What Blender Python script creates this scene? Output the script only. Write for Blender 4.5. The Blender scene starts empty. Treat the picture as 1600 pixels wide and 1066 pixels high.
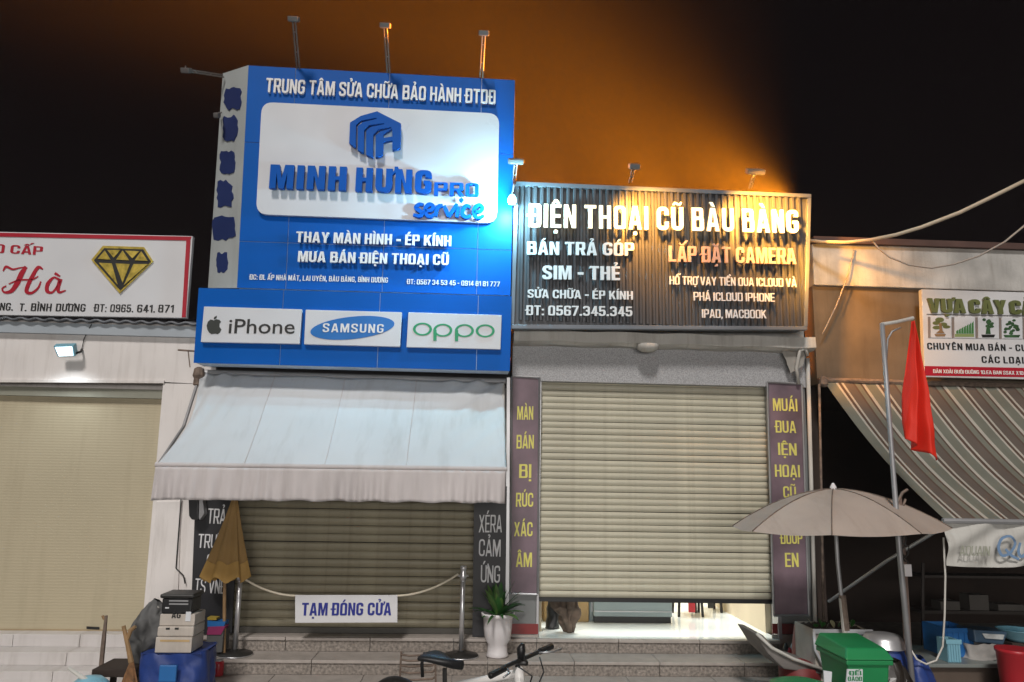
import bpy, bmesh, math, random
from mathutils import Vector, Matrix
random.seed(7)
S = bpy.context.scene
COL = S.collection
R_ = math.radians
PI = math.pi
# ------------------------------------------------------------------ camera
EYE, CAMY, FPX = 1.954, -8.0, 1200.0
yaw, pitch, roll = R_(2.9), R_(10.0), R_(1.05)
_d = Vector((math.sin(yaw)*math.cos(pitch), math.cos(yaw)*math.cos(pitch), math.sin(pitch)))
_r = Vector((math.cos(yaw), -math.sin(yaw), 0)); _u = _r.cross(_d)
AR = _r*math.cos(roll) + _u*math.sin(roll); AU = _u*math.cos(roll) - _r*math.sin(roll)
CAM = Vector((0, CAMY, EYE))
cam = bpy.data.cameras.new('camera'); cam.sensor_width = 36; cam.lens = 36*FPX/1600
cam.clip_start = .05; cam.clip_end = 500
camo = bpy.data.objects.new('camera', cam); COL.objects.link(camo)
camo.matrix_world = Matrix(((AR.x, AU.x, -_d.x, 0), (AR.y, AU.y, -_d.y, CAMY), (AR.z, AU.z, -_d.z, EYE), (0, 0, 0, 1)))
S.camera = camo
# ------------------------------------------------------------------ night sky, street light, exposure
W = bpy.data.worlds.new('World'); S.world = W; W.use_nodes = True
nt = W.node_tree; nt.nodes.clear()
wo = nt.nodes.new('ShaderNodeOutputWorld'); bg = nt.nodes.new('ShaderNodeBackground')
sky = nt.nodes.new('ShaderNodeTexSky'); sky.sky_type = 'NISHITA'; sky.sun_disc = False
sky.sun_elevation = R_(-6); sky.sun_rotation = R_(190)
city = nt.nodes.new('ShaderNodeMix'); city.data_type = 'RGBA'; city.blend_type = 'ADD'; city.inputs['Factor'].default_value = 1
nt.links.new(sky.outputs[0], city.inputs['A']); city.inputs['B'].default_value = (.06, .035, .04, 1)
nt.links.new(city.outputs['Result'], bg.inputs[0]); bg.inputs[1].default_value = .05
nt.links.new(bg.outputs[0], wo.inputs[0])
sl = bpy.data.lights.new('street_light', 'SUN'); sl.energy = 1.9; sl.angle = R_(9); sl.color = (1, .95, .90)
slo = bpy.data.objects.new('street_light', sl); COL.objects.link(slo)
slo.rotation_euler = Vector((.22, 1, -1.0)).to_track_quat('-Z', 'Y').to_euler(); slo.location = (-2, -8, 8)
fl0 = bpy.data.lights.new('added_fill_light', 'AREA'); fl0.shape = 'RECTANGLE'; fl0.size = 8; fl0.size_y = 2.5; fl0.energy = 700; fl0.color = (1, .95, .90)  # unseen area fill, added to brighten the shade under the awning
fl0o = bpy.data.objects.new('added_fill_light', fl0); COL.objects.link(fl0o); fl0o.location = (1, -16, 2.6); fl0o.rotation_euler = (R_(90), 0, 0)
S.view_settings.view_transform = 'Standard'; S.view_settings.look = 'None'
S.view_settings.exposure = 0; S.view_settings.gamma = 1; S.view_settings.use_curve_mapping = False
S.render.engine = 'CYCLES'
S.cycles.use_denoising = True; S.cycles.max_bounces = 6; S.cycles.volume_bounces = 0
S.cycles.sample_clamp_indirect = 4

# ------------------------------------------------------------------ helpers
def P(px, py, Y):
    d = _d*FPX + AR*(px-800) + AU*(533-py)
    t = (Y-CAMY)/d.y
    return CAM + d*t
def PZ(px, py, z):
    d = _d*FPX + AR*(px-800) + AU*(533-py)
    return CAM + d*((z-EYE)/d.z)
def sc(Y): return (Y-CAMY)/FPX          # metres per photo pixel at depth Y

MATS = {}
def mat(name, col, rough=.6, metal=0., var=.12, vs=2.5, bump=0., bs=60., emit=None, es=0., stain=0., spec=.5, band=None, alpha=None):
    if name in MATS: return MATS[name]
    m = bpy.data.materials.new(name); m.use_nodes = True; MATS[name] = m
    n = m.node_tree.nodes; l = m.node_tree.links; b = n['Principled BSDF']
    tc = n.new('ShaderNodeTexCoord')
    nz = n.new('ShaderNodeTexNoise'); nz.inputs['Scale'].default_value = vs; nz.inputs['Detail'].default_value = 6
    l.new(tc.outputs['Object'], nz.inputs['Vector'])
    rp = n.new('ShaderNodeValToRGB'); rp.color_ramp.elements[0].position = .3; rp.color_ramp.elements[1].position = .7
    c0 = [c*(1-var) for c in col]; c1 = [min(1, c*(1+var)) for c in col]
    rp.color_ramp.elements[0].color = (*c0, 1); rp.color_ramp.elements[1].color = (*c1, 1)
    l.new(nz.outputs['Fac'], rp.inputs['Fac']); out = rp.outputs['Color']
    if stain:
        mp = n.new('ShaderNodeMapping'); mp.inputs['Scale'].default_value = (5, 1.0, .6)
        l.new(tc.outputs['Object'], mp.inputs['Vector'])
        s2 = n.new('ShaderNodeTexNoise'); s2.inputs['Scale'].default_value = 1.6; s2.inputs['Detail'].default_value = 8; s2.inputs['Roughness'].default_value = .7
        l.new(mp.outputs[0], s2.inputs['Vector'])
        r2 = n.new('ShaderNodeValToRGB'); r2.color_ramp.elements[0].position = .5; r2.color_ramp.elements[1].position = .72
        r2.color_ramp.elements[0].color = (0, 0, 0, 1); r2.color_ramp.elements[1].color = (stain,)*3 + (1,)
        l.new(s2.outputs['Fac'], r2.inputs['Fac'])
        mx = n.new('ShaderNodeMix'); mx.data_type = 'RGBA'
        l.new(r2.outputs['Color'], mx.inputs['Factor']); l.new(out, mx.inputs['A']); mx.inputs['B'].default_value = (col[0]*.42, col[1]*.38, col[2]*.33, 1)
        out = mx.outputs['Result']
    if band:                                   # (axis, metres per line, strength): fine ribs
        pass
    l.new(out, b.inputs['Base Color'])
    r3 = n.new('ShaderNodeMapRange'); r3.inputs['To Min'].default_value = max(.03, rough-.1); r3.inputs['To Max'].default_value = min(1, rough+.12)
    l.new(nz.outputs['Fac'], r3.inputs['Value']); l.new(r3.outputs[0], b.inputs['Roughness'])
    b.inputs['Metallic'].default_value = metal; b.inputs['Specular IOR Level'].default_value = spec
    if bump or band:
        bp = n.new('ShaderNodeBump'); bp.inputs['Distance'].default_value = .01
        if band:
            wv = n.new('ShaderNodeTexWave'); wv.bands_direction = band[0]; wv.inputs['Scale'].default_value = .314/band[1]; wv.inputs['Distortion'].default_value = 0
            l.new(tc.outputs['Object'], wv.inputs['Vector']); l.new(wv.outputs['Fac'], bp.inputs['Height']); bp.inputs['Strength'].default_value = band[2]
        else:
            n2 = n.new('ShaderNodeTexNoise'); n2.inputs['Scale'].default_value = bs; n2.inputs['Detail'].default_value = 5
            l.new(tc.outputs['Object'], n2.inputs['Vector']); l.new(n2.outputs['Fac'], bp.inputs['Height']); bp.inputs['Strength'].default_value = bump
        l.new(bp.outputs[0], b.inputs['Normal'])
    if emit: b.inputs['Emission Color'].default_value = (*emit, 1); b.inputs['Emission Strength'].default_value = es
    return m

def wpos(o):
    v = Vector((0, 0, 0))
    while o: v += Vector(o.location); o = o.parent
    return v
def link(o, parent=None):
    COL.objects.link(o)
    if parent: o.parent = parent
    return o
def thing(name, label, cat, loc=(0, 0, 0), group=None, kind=None):
    o = bpy.data.objects.new(name, None); o.empty_display_size = .1; o.location = loc
    if kind: o['kind'] = kind
    if label: o['label'] = label
    if cat: o['category'] = cat
    if group: o['group'] = group
    return link(o)
def tag(o, label, cat, group=None):
    o['label'] = label; o['category'] = cat
    if group: o['group'] = group
    return o
class MB:
    def __init__(s): s.v = []; s.f = []
    def add(s, vs, fs):
        k = len(s.v); s.v += [Vector(v) for v in vs]; s.f += [tuple(i+k for i in f) for f in fs]; return s
    def hexa(s, a, b):            # two rings of equal length, capped
        n = len(a)
        return s.add(list(a)+list(b), [tuple(range(n))[::-1], tuple(range(n, 2*n))] + [(i, (i+1) % n, n+(i+1) % n, n+i) for i in range(n)])
    def box(s, x0, x1, y0, y1, z0, z1):
        return s.hexa([(x0, y0, z0), (x1, y0, z0), (x1, y1, z0), (x0, y1, z0)], [(x0, y0, z1), (x1, y0, z1), (x1, y1, z1), (x0, y1, z1)])
    def quad(s, c, Y, t):         # photo-pixel outline on plane Y, t metres thick behind it
        fr = [P(x, y, Y) for x, y in c]
        return s.hexa(fr, [p+Vector((0, t, 0)) for p in fr])
    def rect(s, x0, y0, x1, y1, Y, t):
        ym, xm = (y0+y1)/2, (x0+x1)/2
        return s.box(P(x0, ym, Y).x, P(x1, ym, Y).x, Y, Y+t, P(xm, y1, Y).z, P(xm, y0, Y).z)
    def tube(s, pts, r, n=8, caps=True):
        pts = [Vector(p) for p in pts]; rs = r if isinstance(r, (list, tuple)) else [r]*len(pts)
        k = len(s.v); ref = None
        for i, p in enumerate(pts):
            t = (pts[min(i+1, len(pts)-1)] - pts[max(i-1, 0)]).normalized()
            a = t.cross(Vector((0, 0, 1)) if abs(t.z) < .9 else Vector((1, 0, 0))).normalized()
            if ref is not None and a.dot(ref) < 0: a = -a
            ref = a; b = t.cross(a)
            for j in range(n):
                w = 2*PI*j/n; s.v.append(p + (a*math.cos(w) + b*math.sin(w))*rs[i])
        for i in range(len(pts)-1):
            for j in range(n): s.f.append((k+i*n+j, k+i*n+(j+1) % n, k+(i+1)*n+(j+1) % n, k+(i+1)*n+j))
        if caps: s.f += [tuple(k+j for j in range(n))[::-1], tuple(k+(len(pts)-1)*n+j for j in range(n))]
        return s
    def lathe(s, c, prof, n=20, caps=True):
        k = len(s.v); c = Vector(c)
        for r, z in prof:
            for j in range(n): s.v.append(c + Vector((r*math.cos(2*PI*j/n), r*math.sin(2*PI*j/n), z)))
        for i in range(len(prof)-1):
            for j in range(n): s.f.append((k+i*n+j, k+i*n+(j+1) % n, k+(i+1)*n+(j+1) % n, k+(i+1)*n+j))
        if caps: s.f += [tuple(k+j for j in range(n))[::-1], tuple(k+(len(prof)-1)*n+j for j in range(n))]
        return s
    def grid(s, nu, nv, fn):
        return s.add([fn(i/nu, j/nv) for j in range(nv+1) for i in range(nu+1)],
                     [(j*(nu+1)+i, j*(nu+1)+i+1, (j+1)*(nu+1)+i+1, (j+1)*(nu+1)+i) for j in range(nv) for i in range(nu)])
    def rot(s, M, start=0):
        for i in range(start, len(s.v)): s.v[i] = M @ s.v[i]
        return s
    def build(s, name, m, parent=None, bevel=0, smooth=False, solid=0, sub=0):
        me = bpy.data.meshes.new(name); w = wpos(parent)
        me.from_pydata([v-w for v in s.v], [], s.f)
        bm = bmesh.new(); bm.from_mesh(me); bmesh.ops.recalc_face_normals(bm, faces=bm.faces); bm.to_mesh(me); bm.free()
        me.materials.append(m)
        if smooth:
            for p in me.polygons: p.use_smooth = True
        o = link(bpy.data.objects.new(name, me), parent)
        if solid: q = o.modifiers.new('solid', 'SOLIDIFY'); q.thickness = solid; q.offset = 0
        if sub: q = o.modifiers.new('sub', 'SUBSURF'); q.levels = sub; q.render_levels = sub
        if bevel:
            q = o.modifiers.new('bevel', 'BEVEL'); q.width = bevel; q.segments = 2; q.limit_method = 'ANGLE'
        return o
def copy_tree(o, parent=None):
    c = o.copy(); COL.objects.link(c)
    if parent: c.parent = parent
    for ch in [x for x in bpy.data.objects if x.parent == o]: copy_tree(ch, c)
    return c
from mathutils import noise as NZ
def crumple(mb, amp, freq, seed=0):
    for i, v in enumerate(mb.v):
        mb.v[i] = v + NZ.noise_vector(v*freq+Vector((seed, seed*2, 0)))*amp + NZ.noise_vector(v*freq*2.7+Vector((seed, 0, 5)))*amp*.45
    return mb
DG = bpy.context.evaluated_depsgraph_get
def islands(me):
    par = list(range(len(me.vertices)))
    def find(a):
        while par[a] != a: par[a] = par[par[a]]; a = par[a]
        return a
    for e in me.edges:
        a, b = find(e.vertices[0]), find(e.vertices[1])
        if a != b: par[a] = b
    g = {}
    for i in range(len(par)): g.setdefault(find(i), []).append(i)
    return list(g.values())
def curve_mesh(c):
    o = bpy.data.objects.new('t', c); COL.objects.link(o)
    DG().update(); me = bpy.data.meshes.new_from_object(o.evaluated_get(DG()))
    bpy.data.objects.remove(o); bpy.data.curves.remove(c); return me
def weld(me):
    bm = bmesh.new(); bm.from_mesh(me); bmesh.ops.remove_doubles(bm, verts=bm.verts, dist=1e-5); bm.to_mesh(me); bm.free()
def text(body, a, b, cap, Y, m, parent, depth=.012, bold=.025, shear=0, split=False, name='lettering', spacing=1., wob=0, pn=None):
    """raised lettering: baseline from photo pixel a to b on plane Y, capital height in pixels"""
    c = bpy.data.curves.new('t', 'FONT'); c.body = body; c.offset = bold; c.extrude = .5; c.resolution_u = 3
    c.shear = shear; c.space_character = spacing
    me = curve_mesh(c); weld(me)
    A, B = P(*a, Y), P(*b, Y); h = cap*sc(Y)
    x0 = min(v.co.x for v in me.vertices); x1 = max(v.co.x for v in me.vertices)
    U = (B-A)/(x1-x0); Z = Vector((0, 0, h/.727))
    w = wpos(parent)
    vs = [A + U*(v.co.x-x0) + Z*v.co.y + Vector((0, -depth/2 - v.co.z*depth, 0)) - w for v in me.vertices]
    if wob: vs = [v + Vector((0, 0, wob*math.sin(v.x*37))) for v in vs]
    fs = [tuple(p.vertices) for p in me.polygons]
    xs = [v.co.x for v in me.vertices]
    groups = [range(len(vs))]
    if split:
        isl = sorted(([min(xs[i] for i in g), max(xs[i] for i in g), list(g)] for g in islands(me)), key=lambda t: t[0]-t[1])
        out = []
        for lo, hi, g in isl:
            for t in out:
                if min(hi, t[1])-max(lo, t[0]) > .5*min(hi-lo, t[1]-t[0]): t[2].extend(g); break
            else: out.append([lo, hi, g])
        groups = [t[2] for t in sorted(out, key=lambda t: t[0])]
    bpy.data.meshes.remove(me)
    res = []
    for g in groups:
        gs = set(g); mp = {}; vv = []
        for i in g: mp[i] = len(vv); vv.append(vs[i])
        ff = [tuple(mp[i] for i in f) for f in fs if f[0] in gs]
        me = bpy.data.meshes.new('letter'); me.from_pydata(vv, [], ff); me.materials.append(m)
        res.append(link(bpy.data.objects.new(pn or ('letter' if split else name), me), parent))
    return res
def poly(name, loops, Y, depth, m, parent, bevel=0):
    """photo-pixel outlines (holes allowed) as a plate standing proud of plane Y"""
    c = bpy.data.curves.new('t', 'CURVE'); c.dimensions = '2D'; c.fill_mode = 'BOTH'; c.extrude = .5
    for lp in loops:
        sp = c.splines.new('POLY'); sp.points.add(len(lp)-1); sp.use_cyclic_u = True
        for q, (x, y) in zip(sp.points, lp): q.co = (x/100, -y/100, 0, 1)
    me = curve_mesh(c); weld(me); w = wpos(parent)
    for v in me.vertices: v.co = P(v.co.x*100, -v.co.y*100, Y) + Vector((0, -depth/2 - v.co.z*depth, 0)) - w
    bm = bmesh.new(); bm.from_mesh(me); bmesh.ops.recalc_face_normals(bm, faces=bm.faces); bm.to_mesh(me); bm.free()
    me.materials.clear(); me.materials.append(m)
    return link(bpy.data.objects.new(name, me), parent)
# ---- a condensed block alphabet: every glyph is a list of components, every component an outline plus holes
import unicodedata
from mathutils.geometry import tessellate_polygon
def rpath(pts, r, k=4):
    out = [pts[0]]
    for i in range(1, len(pts)-1):
        p, a, b = Vector(pts[i]), Vector(pts[i-1]), Vector(pts[i+1])
        q = min(r, (a-p).length*.5, (b-p).length*.5)
        s0 = p+(a-p).normalized()*q; s1 = p+(b-p).normalized()*q
        for j in range(k+1):
            t = j/k; v = s0*(1-t)**2+p*2*t*(1-t)+s1*t*t; out.append((v.x, v.y))
    return out+[pts[-1]]
def thick(path, w):
    path = [Vector(p) for j, p in enumerate(path) if j == 0 or (Vector(p)-Vector(path[j-1])).length > 1e-5]; L = []; Rr = []
    for i, p in enumerate(path):
        a = (p-path[i-1]).normalized() if i else None; b = (path[i+1]-p).normalized() if i < len(path)-1 else None
        a = a or b; b = b or a; n = Vector((-a.y-b.y, a.x+b.x)); n = n.normalized() if n.length > 1e-6 else Vector((-a.y, a.x))
        m = w/2/max(.45, n.dot(Vector((-a.y, a.x)))); L.append(tuple(p+n*m)); Rr.append(tuple(p-n*m))
    return L+Rr[::-1]
def rrect(x0, y0, x1, y1, r):
    return [q for q in rpath([((x0+x1)/2, y0), (x1, y0), (x1, y1), (x0, y1), (x0, y0), ((x0+x1)/2, y0)], r)[:-1]]
def glyph(ch, s):
    if ch == 'Đ': b, mk = 'D', ['bar']
    else:
        d = unicodedata.normalize('NFD', ch); b, mk = d[0], list(d[1:])
    W = .50; h = s/2; R = .2; C = []; one = lambda p: C.append([p])
    if b == 'I': W = s; one([(0, 0), (s, 0), (s, 1), (0, 1)])
    elif b == '1': W = .3; one([(W-s, 0), (W, 0), (W, 1), (W-s*.8, 1), (0, .84), (0, .68), (W-s, .78)])
    elif b == 'H': one([(0, 0), (s, 0), (s, .5-h*.8), (W-s, .5-h*.8), (W-s, 0), (W, 0), (W, 1), (W-s, 1), (W-s, .5+h*.8), (s, .5+h*.8), (s, 1), (0, 1)])
    elif b == 'L': W = .42; one([(0, 0), (W, 0), (W, s*.85), (s, s*.85), (s, 1), (0, 1)])
    elif b == 'T': W = .48; one([(W/2-h, 0), (W/2+h, 0), (W/2+h, 1-s*.85), (W, 1-s*.85), (W, 1), (0, 1), (0, 1-s*.85), (W/2-h, 1-s*.85)])
    elif b in 'EF':
        W = .43; t = s*.85
        one([(0, 0), (s, 0), (s, .5-t/2), (W*.93, .5-t/2), (W*.93, .5+t/2), (s, .5+t/2), (s, 1-t), (W, 1-t), (W, 1), (0, 1)] if b == 'F' else
            [(0, 0), (W, 0), (W, t), (s, t), (s, .5-t/2), (W*.93, .5-t/2), (W*.93, .5+t/2), (s, .5+t/2), (s, 1-t), (W, 1-t), (W, 1), (0, 1)])
    elif b == 'N': one([(0, 0), (s*.95, 0), (s*.95, .60), (W-s*1.02, 0), (W, 0), (W, 1), (W-s*.95, 1), (W-s*.95, .40), (s*1.02, 1), (0, 1)])
    elif b == 'M': W = .66; one([(0, 0), (s*.92, 0), (s*.92, .66), (W/2-s*.38, 0), (W/2+s*.38, 0), (W-s*.92, .66), (W-s*.92, 0), (W, 0), (W, 1), (W-s*1.3, 1), (W/2, .42), (s*1.3, 1), (0, 1)])
    elif b == 'A':
        W = .54; k = lambda y: (W/2-s*.62)*y
        C.append([[(0, 0), (s, 0), (s+k(.19)*.8, .19), (W-s-k(.19)*.8, .19), (W-s, 0), (W, 0), (W/2+s*.62, 1), (W/2-s*.62, 1)], [(s+k(.36)*.8, .36), (W-s-k(.36)*.8, .36), (W/2, .80)]])
    elif b == 'V': W = .54; one([(W/2-s*.6, 0), (W/2+s*.6, 0), (W, 1), (W-s, 1), (W/2, .26), (s, 1), (0, 1)])
    elif b == 'Y': W = .54; one([(W/2-h, 0), (W/2+h, 0), (W/2+h, .40), (W, 1), (W-s*1.05, 1), (W/2, .60), (s*1.05, 1), (0, 1), (W/2-h, .40)])
    elif b == 'X': W = .54; one([(0, 0), (s*1.1, 0), (W/2, .34), (W-s*1.1, 0), (W, 0), (W/2+s*.55, .51), (W-.01, 1), (W-s*1.1, 1), (W/2, .68), (s*1.1, 1), (.01, 1), (W/2-s*.55, .51)])
    elif b == 'K': W = .53; one([(0, 0), (s, 0), (s, .30), (s*1.35, .40), (W-s*1.15, 0), (W, 0), (s*1.35+.11, .60), (W-.02, 1), (W-s*1.15, 1), (s, .62), (s, 1), (0, 1)])
    elif b in 'OQ0': C.append([rrect(0, 0, W, 1, R), rrect(s, s*.85, W-s, 1-s*.85, .1)]); 
    elif b == 'D': C.append([[(0, 0)]+rpath([(W*.5, 0), (W, 0), (W, 1), (W*.5, 1)], R)+[(0, 1)], [(s, s*.85)]+rpath([(W*.5, s*.85), (W-s, s*.85), (W-s, 1-s*.85), (W*.5, 1-s*.85)], .1)+[(s, 1-s*.85)]])
    elif b in 'PR':
        C.append([[(0, 0), (s, 0), (s, .40)]+rpath([(W*.5, .40), (W, .40), (W, 1), (W*.5, 1)], .17)+[(0, 1)], [(s, .40+s*.85)]+rpath([(W*.5, .40+s*.85), (W-s, .40+s*.85), (W-s, 1-s*.85), (W*.5, 1-s*.85)], .08)+[(s, 1-s*.85)]])
        if b == 'R': one([(W*.46, .44), (W-s*.98, 0), (W+.02, 0), (W*.46+s*.95, .47)])
    elif b in 'B8':
        e = .0 if b == 'B' else .12
        lo = [rpath([(W*.5, 0), (W, 0), (W, .53), (W-.06, .53)], .14), rpath([(W-.06, .53), (W-.02, .53), (W-.02, 1), (W*.5, 1)], .14)]
        left = [(0, 1), (0, 0)] if b == 'B' else rpath([(W*.5, 1), (0.02, 1), (.02, .53), (0, .53), (0, 0), (W*.5, 0)], .14)
        C.append([lo[0]+lo[1]+left, rrect(s, s*.85, W-s, .54-s*.42, .06), rrect(s, .54+s*.42, W-s-.01, 1-s*.85, .06)])
    elif b == 'U': one(thick(rpath([(h, 1), (h, h), (W-h, h), (W-h, 1)], R), s))
    elif b == 'J': one(thick(rpath([(h, .3), (h, h), (W-h, h), (W-h, 1)], R), s))
    elif b == 'C': one(thick(rpath([(W-h, .64), (W-h, 1-h), (h, 1-h), (h, h), (W-h, h), (W-h, .36)], R), s))
    elif b == 'G': one(thick(rpath([(W-h, .70), (W-h, 1-h), (h, 1-h), (h, h), (W-h, h), (W-h, .5)], R), s)); one([(W*.52, .40), (W-h*.5, .40), (W-h*.5, .40+s*.8), (W*.52, .40+s*.8)])
    elif b == 'S': one(thick(rpath([(W-h, .70), (W-h, 1-h), (h, 1-h), (h, .57), (W-h, .43), (W-h, h), (h, h), (h, .30)], .17), s))
    elif b == '2': one(thick(rpath([(h, .70), (h, 1-h), (W-h, 1-h), (W-h, .60), (h, .20), (h, h*.9)], .17), s)); one([(0, 0), (W, 0), (W, s*.85), (0, s*.85)])
    elif b == '3': one(thick(rpath([(h, .72), (h, 1-h), (W-h, 1-h), (W-h, .52), (W*.4, .52)], .16), s)); one(thick(rpath([(W*.4, .52), (W-h, .52), (W-h, h), (h, h), (h, .28)], .16), s))
    elif b == '4': one([(W*.55, 0), (W*.55+s, 0), (W*.55+s, 1), (W*.55, 1)]); one([(0, .22), (W+.04, .22), (W+.04, .22+s*.8), (0, .22+s*.8)]); one([(0, .22), (s*.9, .22), (W*.55+s*.9, 1), (W*.55-.02, 1)])
    elif b == '5': one([(W*.06, 1), (W*.06, .45), (W*.06+s*.9, .45), (W*.06+s*.9, 1-s*.4)]); one([(W*.06, 1-s*.85), (W*.94, 1-s*.85), (W*.94, 1), (W*.06, 1)]); one(thick(rpath([(W*.06+h, .52), (W-h, .60), (W-h, h), (h, h), (h, .28)], .17), s))
    elif b in '69':
        lo = [(W, .74)] + rpath([(W, .75), (W, 1), (0, 1), (0, 0), (W, 0), (W, .6), (s, .6)], .17) + [(s, 1-s*.85), (W-s, 1-s*.85), (W-s, .74)]
        ho = rrect(s, s*.85, W-s, .6-s*.85, .07)
        if b == '9': lo = [(W-x, 1-y) for x, y in lo]; ho = [(W-x, 1-y) for x, y in ho]
        C.append([lo, ho])
    elif b == '7': one([(W*.16, 0), (W*.16+s*1.05, 0), (W, 1-s*.6), (W, 1), (0, 1), (0, 1-s*.85), (W-s*1.05, 1-s*.85)])
    elif b == '-': W = .30; one([(0, .36), (W, .36), (W, .36+s), (0, .36+s)])
    elif b in '.,': W = s*1.1; one([(0, 0), (W, 0), (W, W), (0, W)] if b == '.' else [(-.03, -.15), (.05, -.15), (W, 0), (W, W), (0, W), (0, 0)])
    elif b == ':': W = s; one([(0, 0), (W, 0), (W, s), (0, s)]); one([(0, .5), (W, .5), (W, .5+s), (0, .5+s)])
    else: return None, .26
    m = W/2; a = .75*s
    for x in mk:
        up = .29 if any(q in '\u0302\u0306' for q in mk if q != x) and x in '\u0300\u0301\u0309\u0303' else 0
        ox = m + (.22 if up else 0); y0 = 1.05 + up*.35
        if x == 'bar': one([(-.10, .5-a*.42), (W*.55, .5-a*.42), (W*.55, .5+a*.42), (-.10, .5+a*.42)])
        elif x == '\u0300': one([(ox-.14, y0+.20), (ox-.0, y0+.20), (ox+.10, y0), (ox-.0, y0)])
        elif x == '\u0301': one([(ox+.0, y0+.20), (ox+.14, y0+.20), (ox+.0, y0), (ox-.10, y0)])
        elif x == '\u0309': one(thick(rpath([(ox-.08, y0+.17), (ox-.02, y0+.22), (ox+.08, y0+.19), (ox+.06, y0+.10), (ox, y0+.08), (ox, y0)], .05, 2), .075))
        elif x == '\u0303': one(thick(rpath([(ox-.16, y0+.03), (ox-.11, y0+.15), (ox+.0, y0+.09), (ox+.11, y0+.04), (ox+.17, y0+.17)], .06, 2), .08))
        elif x == '\u0302': one([(m-.17, 1.04), (m-.05, 1.04), (m, 1.11), (m+.05, 1.04), (m+.17, 1.04), (m+.05, 1.21), (m-.05, 1.21)])
        elif x == '\u0306': one(thick(rpath([(m-.13, 1.2), (m-.1, 1.07), (m+.1, 1.07), (m+.13, 1.2)], .08, 3), .075))
        elif x == '\u0323': one(rrect(m-.075, -.24, m+.075, -.09, .06))
        elif x == '\u031b': one([(W-.07, .86), (W+.03, .90), (W+.05, .98), (W+.05, 1.10), (W+.16, 1.10), (W+.16, .98), (W+.10, .86), (W+.01, .78), (W-.07, .78)])
    return C, W
def block(body, a, b, cap, Y, m, parent, depth=.012, s=.16, split=False, gap=.075, space=.24, name='lettering', shear=0):
    A, B = P(*a, Y), P(*b, Y); h = cap*sc(Y); w = wpos(parent)
    items = []; x = 0; split = split or cap >= 9
    for ch in body:
        if ch == ' ': x += space; continue
        C, W_ = glyph(ch, s); items.append((x, C)); x += W_+gap
    x -= gap; U = (B-A)/x; res = []; acc = ([], [])
    for x0, C in items:
        vs, fs = ([], []) if split else acc
        for k, comp in enumerate(C):
            dy = depth + .0006*k; base = len(vs); n = sum(len(l) for l in comp)
            flat = [p for l in comp for p in l]
            for yy in (dy, 0):
                for (gx, gy) in flat: vs.append(A + U*(x0+gx+shear*gy) + Vector((0, -yy-.0005, h*gy)) - w)
            for t in tessellate_polygon([[Vector((p[0], p[1], 0)) for p in l] for l in comp]): fs.append(tuple(base+i for i in t))
            o = base
            for l in comp:
                q = len(l)
                for i in range(q): fs.append((o+i, o+(i+1) % q, o+n+(i+1) % q, o+n+i))
                o += q
        if split: res.append(finish(vs, fs, m, 'letter', parent))
    if not split: res.append(finish(acc[0], acc[1], m, name, parent))
    return res
def finish(vs, fs, m, name, parent):
    me = bpy.data.meshes.new(name); me.from_pydata(vs, [], fs)
    bm = bmesh.new(); bm.from_mesh(me); bmesh.ops.recalc_face_normals(bm, faces=bm.faces)
    for f in bm.faces:
        if abs(f.normal.y) > .9 and f.normal.y > 0: f.normal_flip()
    bm.to_mesh(me); bm.free(); me.materials.append(m)
    return link(bpy.data.objects.new(name, me), parent)
def ell(cx, cy, a, b, n=32, rot=0):
    c, s = math.cos(rot), math.sin(rot)
    return [(cx + a*math.cos(t)*c + b*math.sin(t)*s, cy - a*math.cos(t)*s + b*math.sin(t)*c) for t in (2*PI*i/n for i in range(n))]
def bil(c, u, v):                 # point in a photo quad TL,TR,BR,BL
    (a, b), (d, e), (f, g), (h, i) = c
    return ((a*(1-u)+d*u)*(1-v)+(h*(1-u)+f*u)*v, (b*(1-u)+e*u)*(1-v)+(i*(1-u)+g*u)*v)
def lamp(name, kind, loc, energy, color, to=None, size=.1, cone=None, blend=.5):
    d = bpy.data.lights.new(name, kind); d.energy = energy; d.color = color
    if kind == 'AREA': d.size = size
    else: d.shadow_soft_size = size
    if cone: d.spot_size = R_(cone); d.spot_blend = blend
    o = bpy.data.objects.new(name, d); COL.objects.link(o); o.location = loc
    if to is not None: o.rotation_euler = (Vector(to)-Vector(loc)).to_track_quat('-Z', 'Y').to_euler()
    return o

# ------------------------------------------------------------------ materials
m_white = mat('white_wall_paint', (.76, .72, .70), .7, var=.05, stain=.32, bump=.1, bs=120)
m_signwhite = mat('white_sign_face', (.68, .68, .70), .35, var=.03)
m_plate = mat('white_acrylic', (.66, .675, .71), .3, var=.03)
m_blue = mat('blue_composite_panel', (.0005, .10, .44), .45, var=.08, vs=1.2, spec=.12)
m_joint = mat('pale_joint_sealant', (.55, .66, .80), .6)
m_bluelet = mat('blue_acrylic_letter', (.0005, .09, .42), .45, var=.05, spec=.12)
m_letw = mat('white_acrylic_letter', (.80, .80, .80), .35, var=.03)
m_patch = mat('dark_blue_paint', (.01, .025, .12), .7, var=.1)
m_greyside = mat('pale_grey_side_panel', (.42, .45, .45), .5, var=.06, stain=.2)
m_red = mat('red_vinyl', (.42, .012, .03), .4, var=.06)
m_black = mat('black_plastic', (.012, .012, .013), .4, var=.1)
m_ink = mat('black_ink', (.015, .015, .015), .5)
m_gold = mat('brushed_gold', (.62, .46, .09), .3, metal=.35, var=.35, vs=18)
m_beige = mat('beige_roller_door', (.47, .41, .285), .55, var=.05, vs=.8, stain=.15, band=('Z', .028, .10))
m_olive = mat('olive_roller_slat', (.30, .27, .19), .5, var=.16, vs=2.5, stain=.45)
m_cream = mat('cream_roller_slat', (.54, .51, .40), .45, var=.1, vs=2.5, stain=.3)
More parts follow.
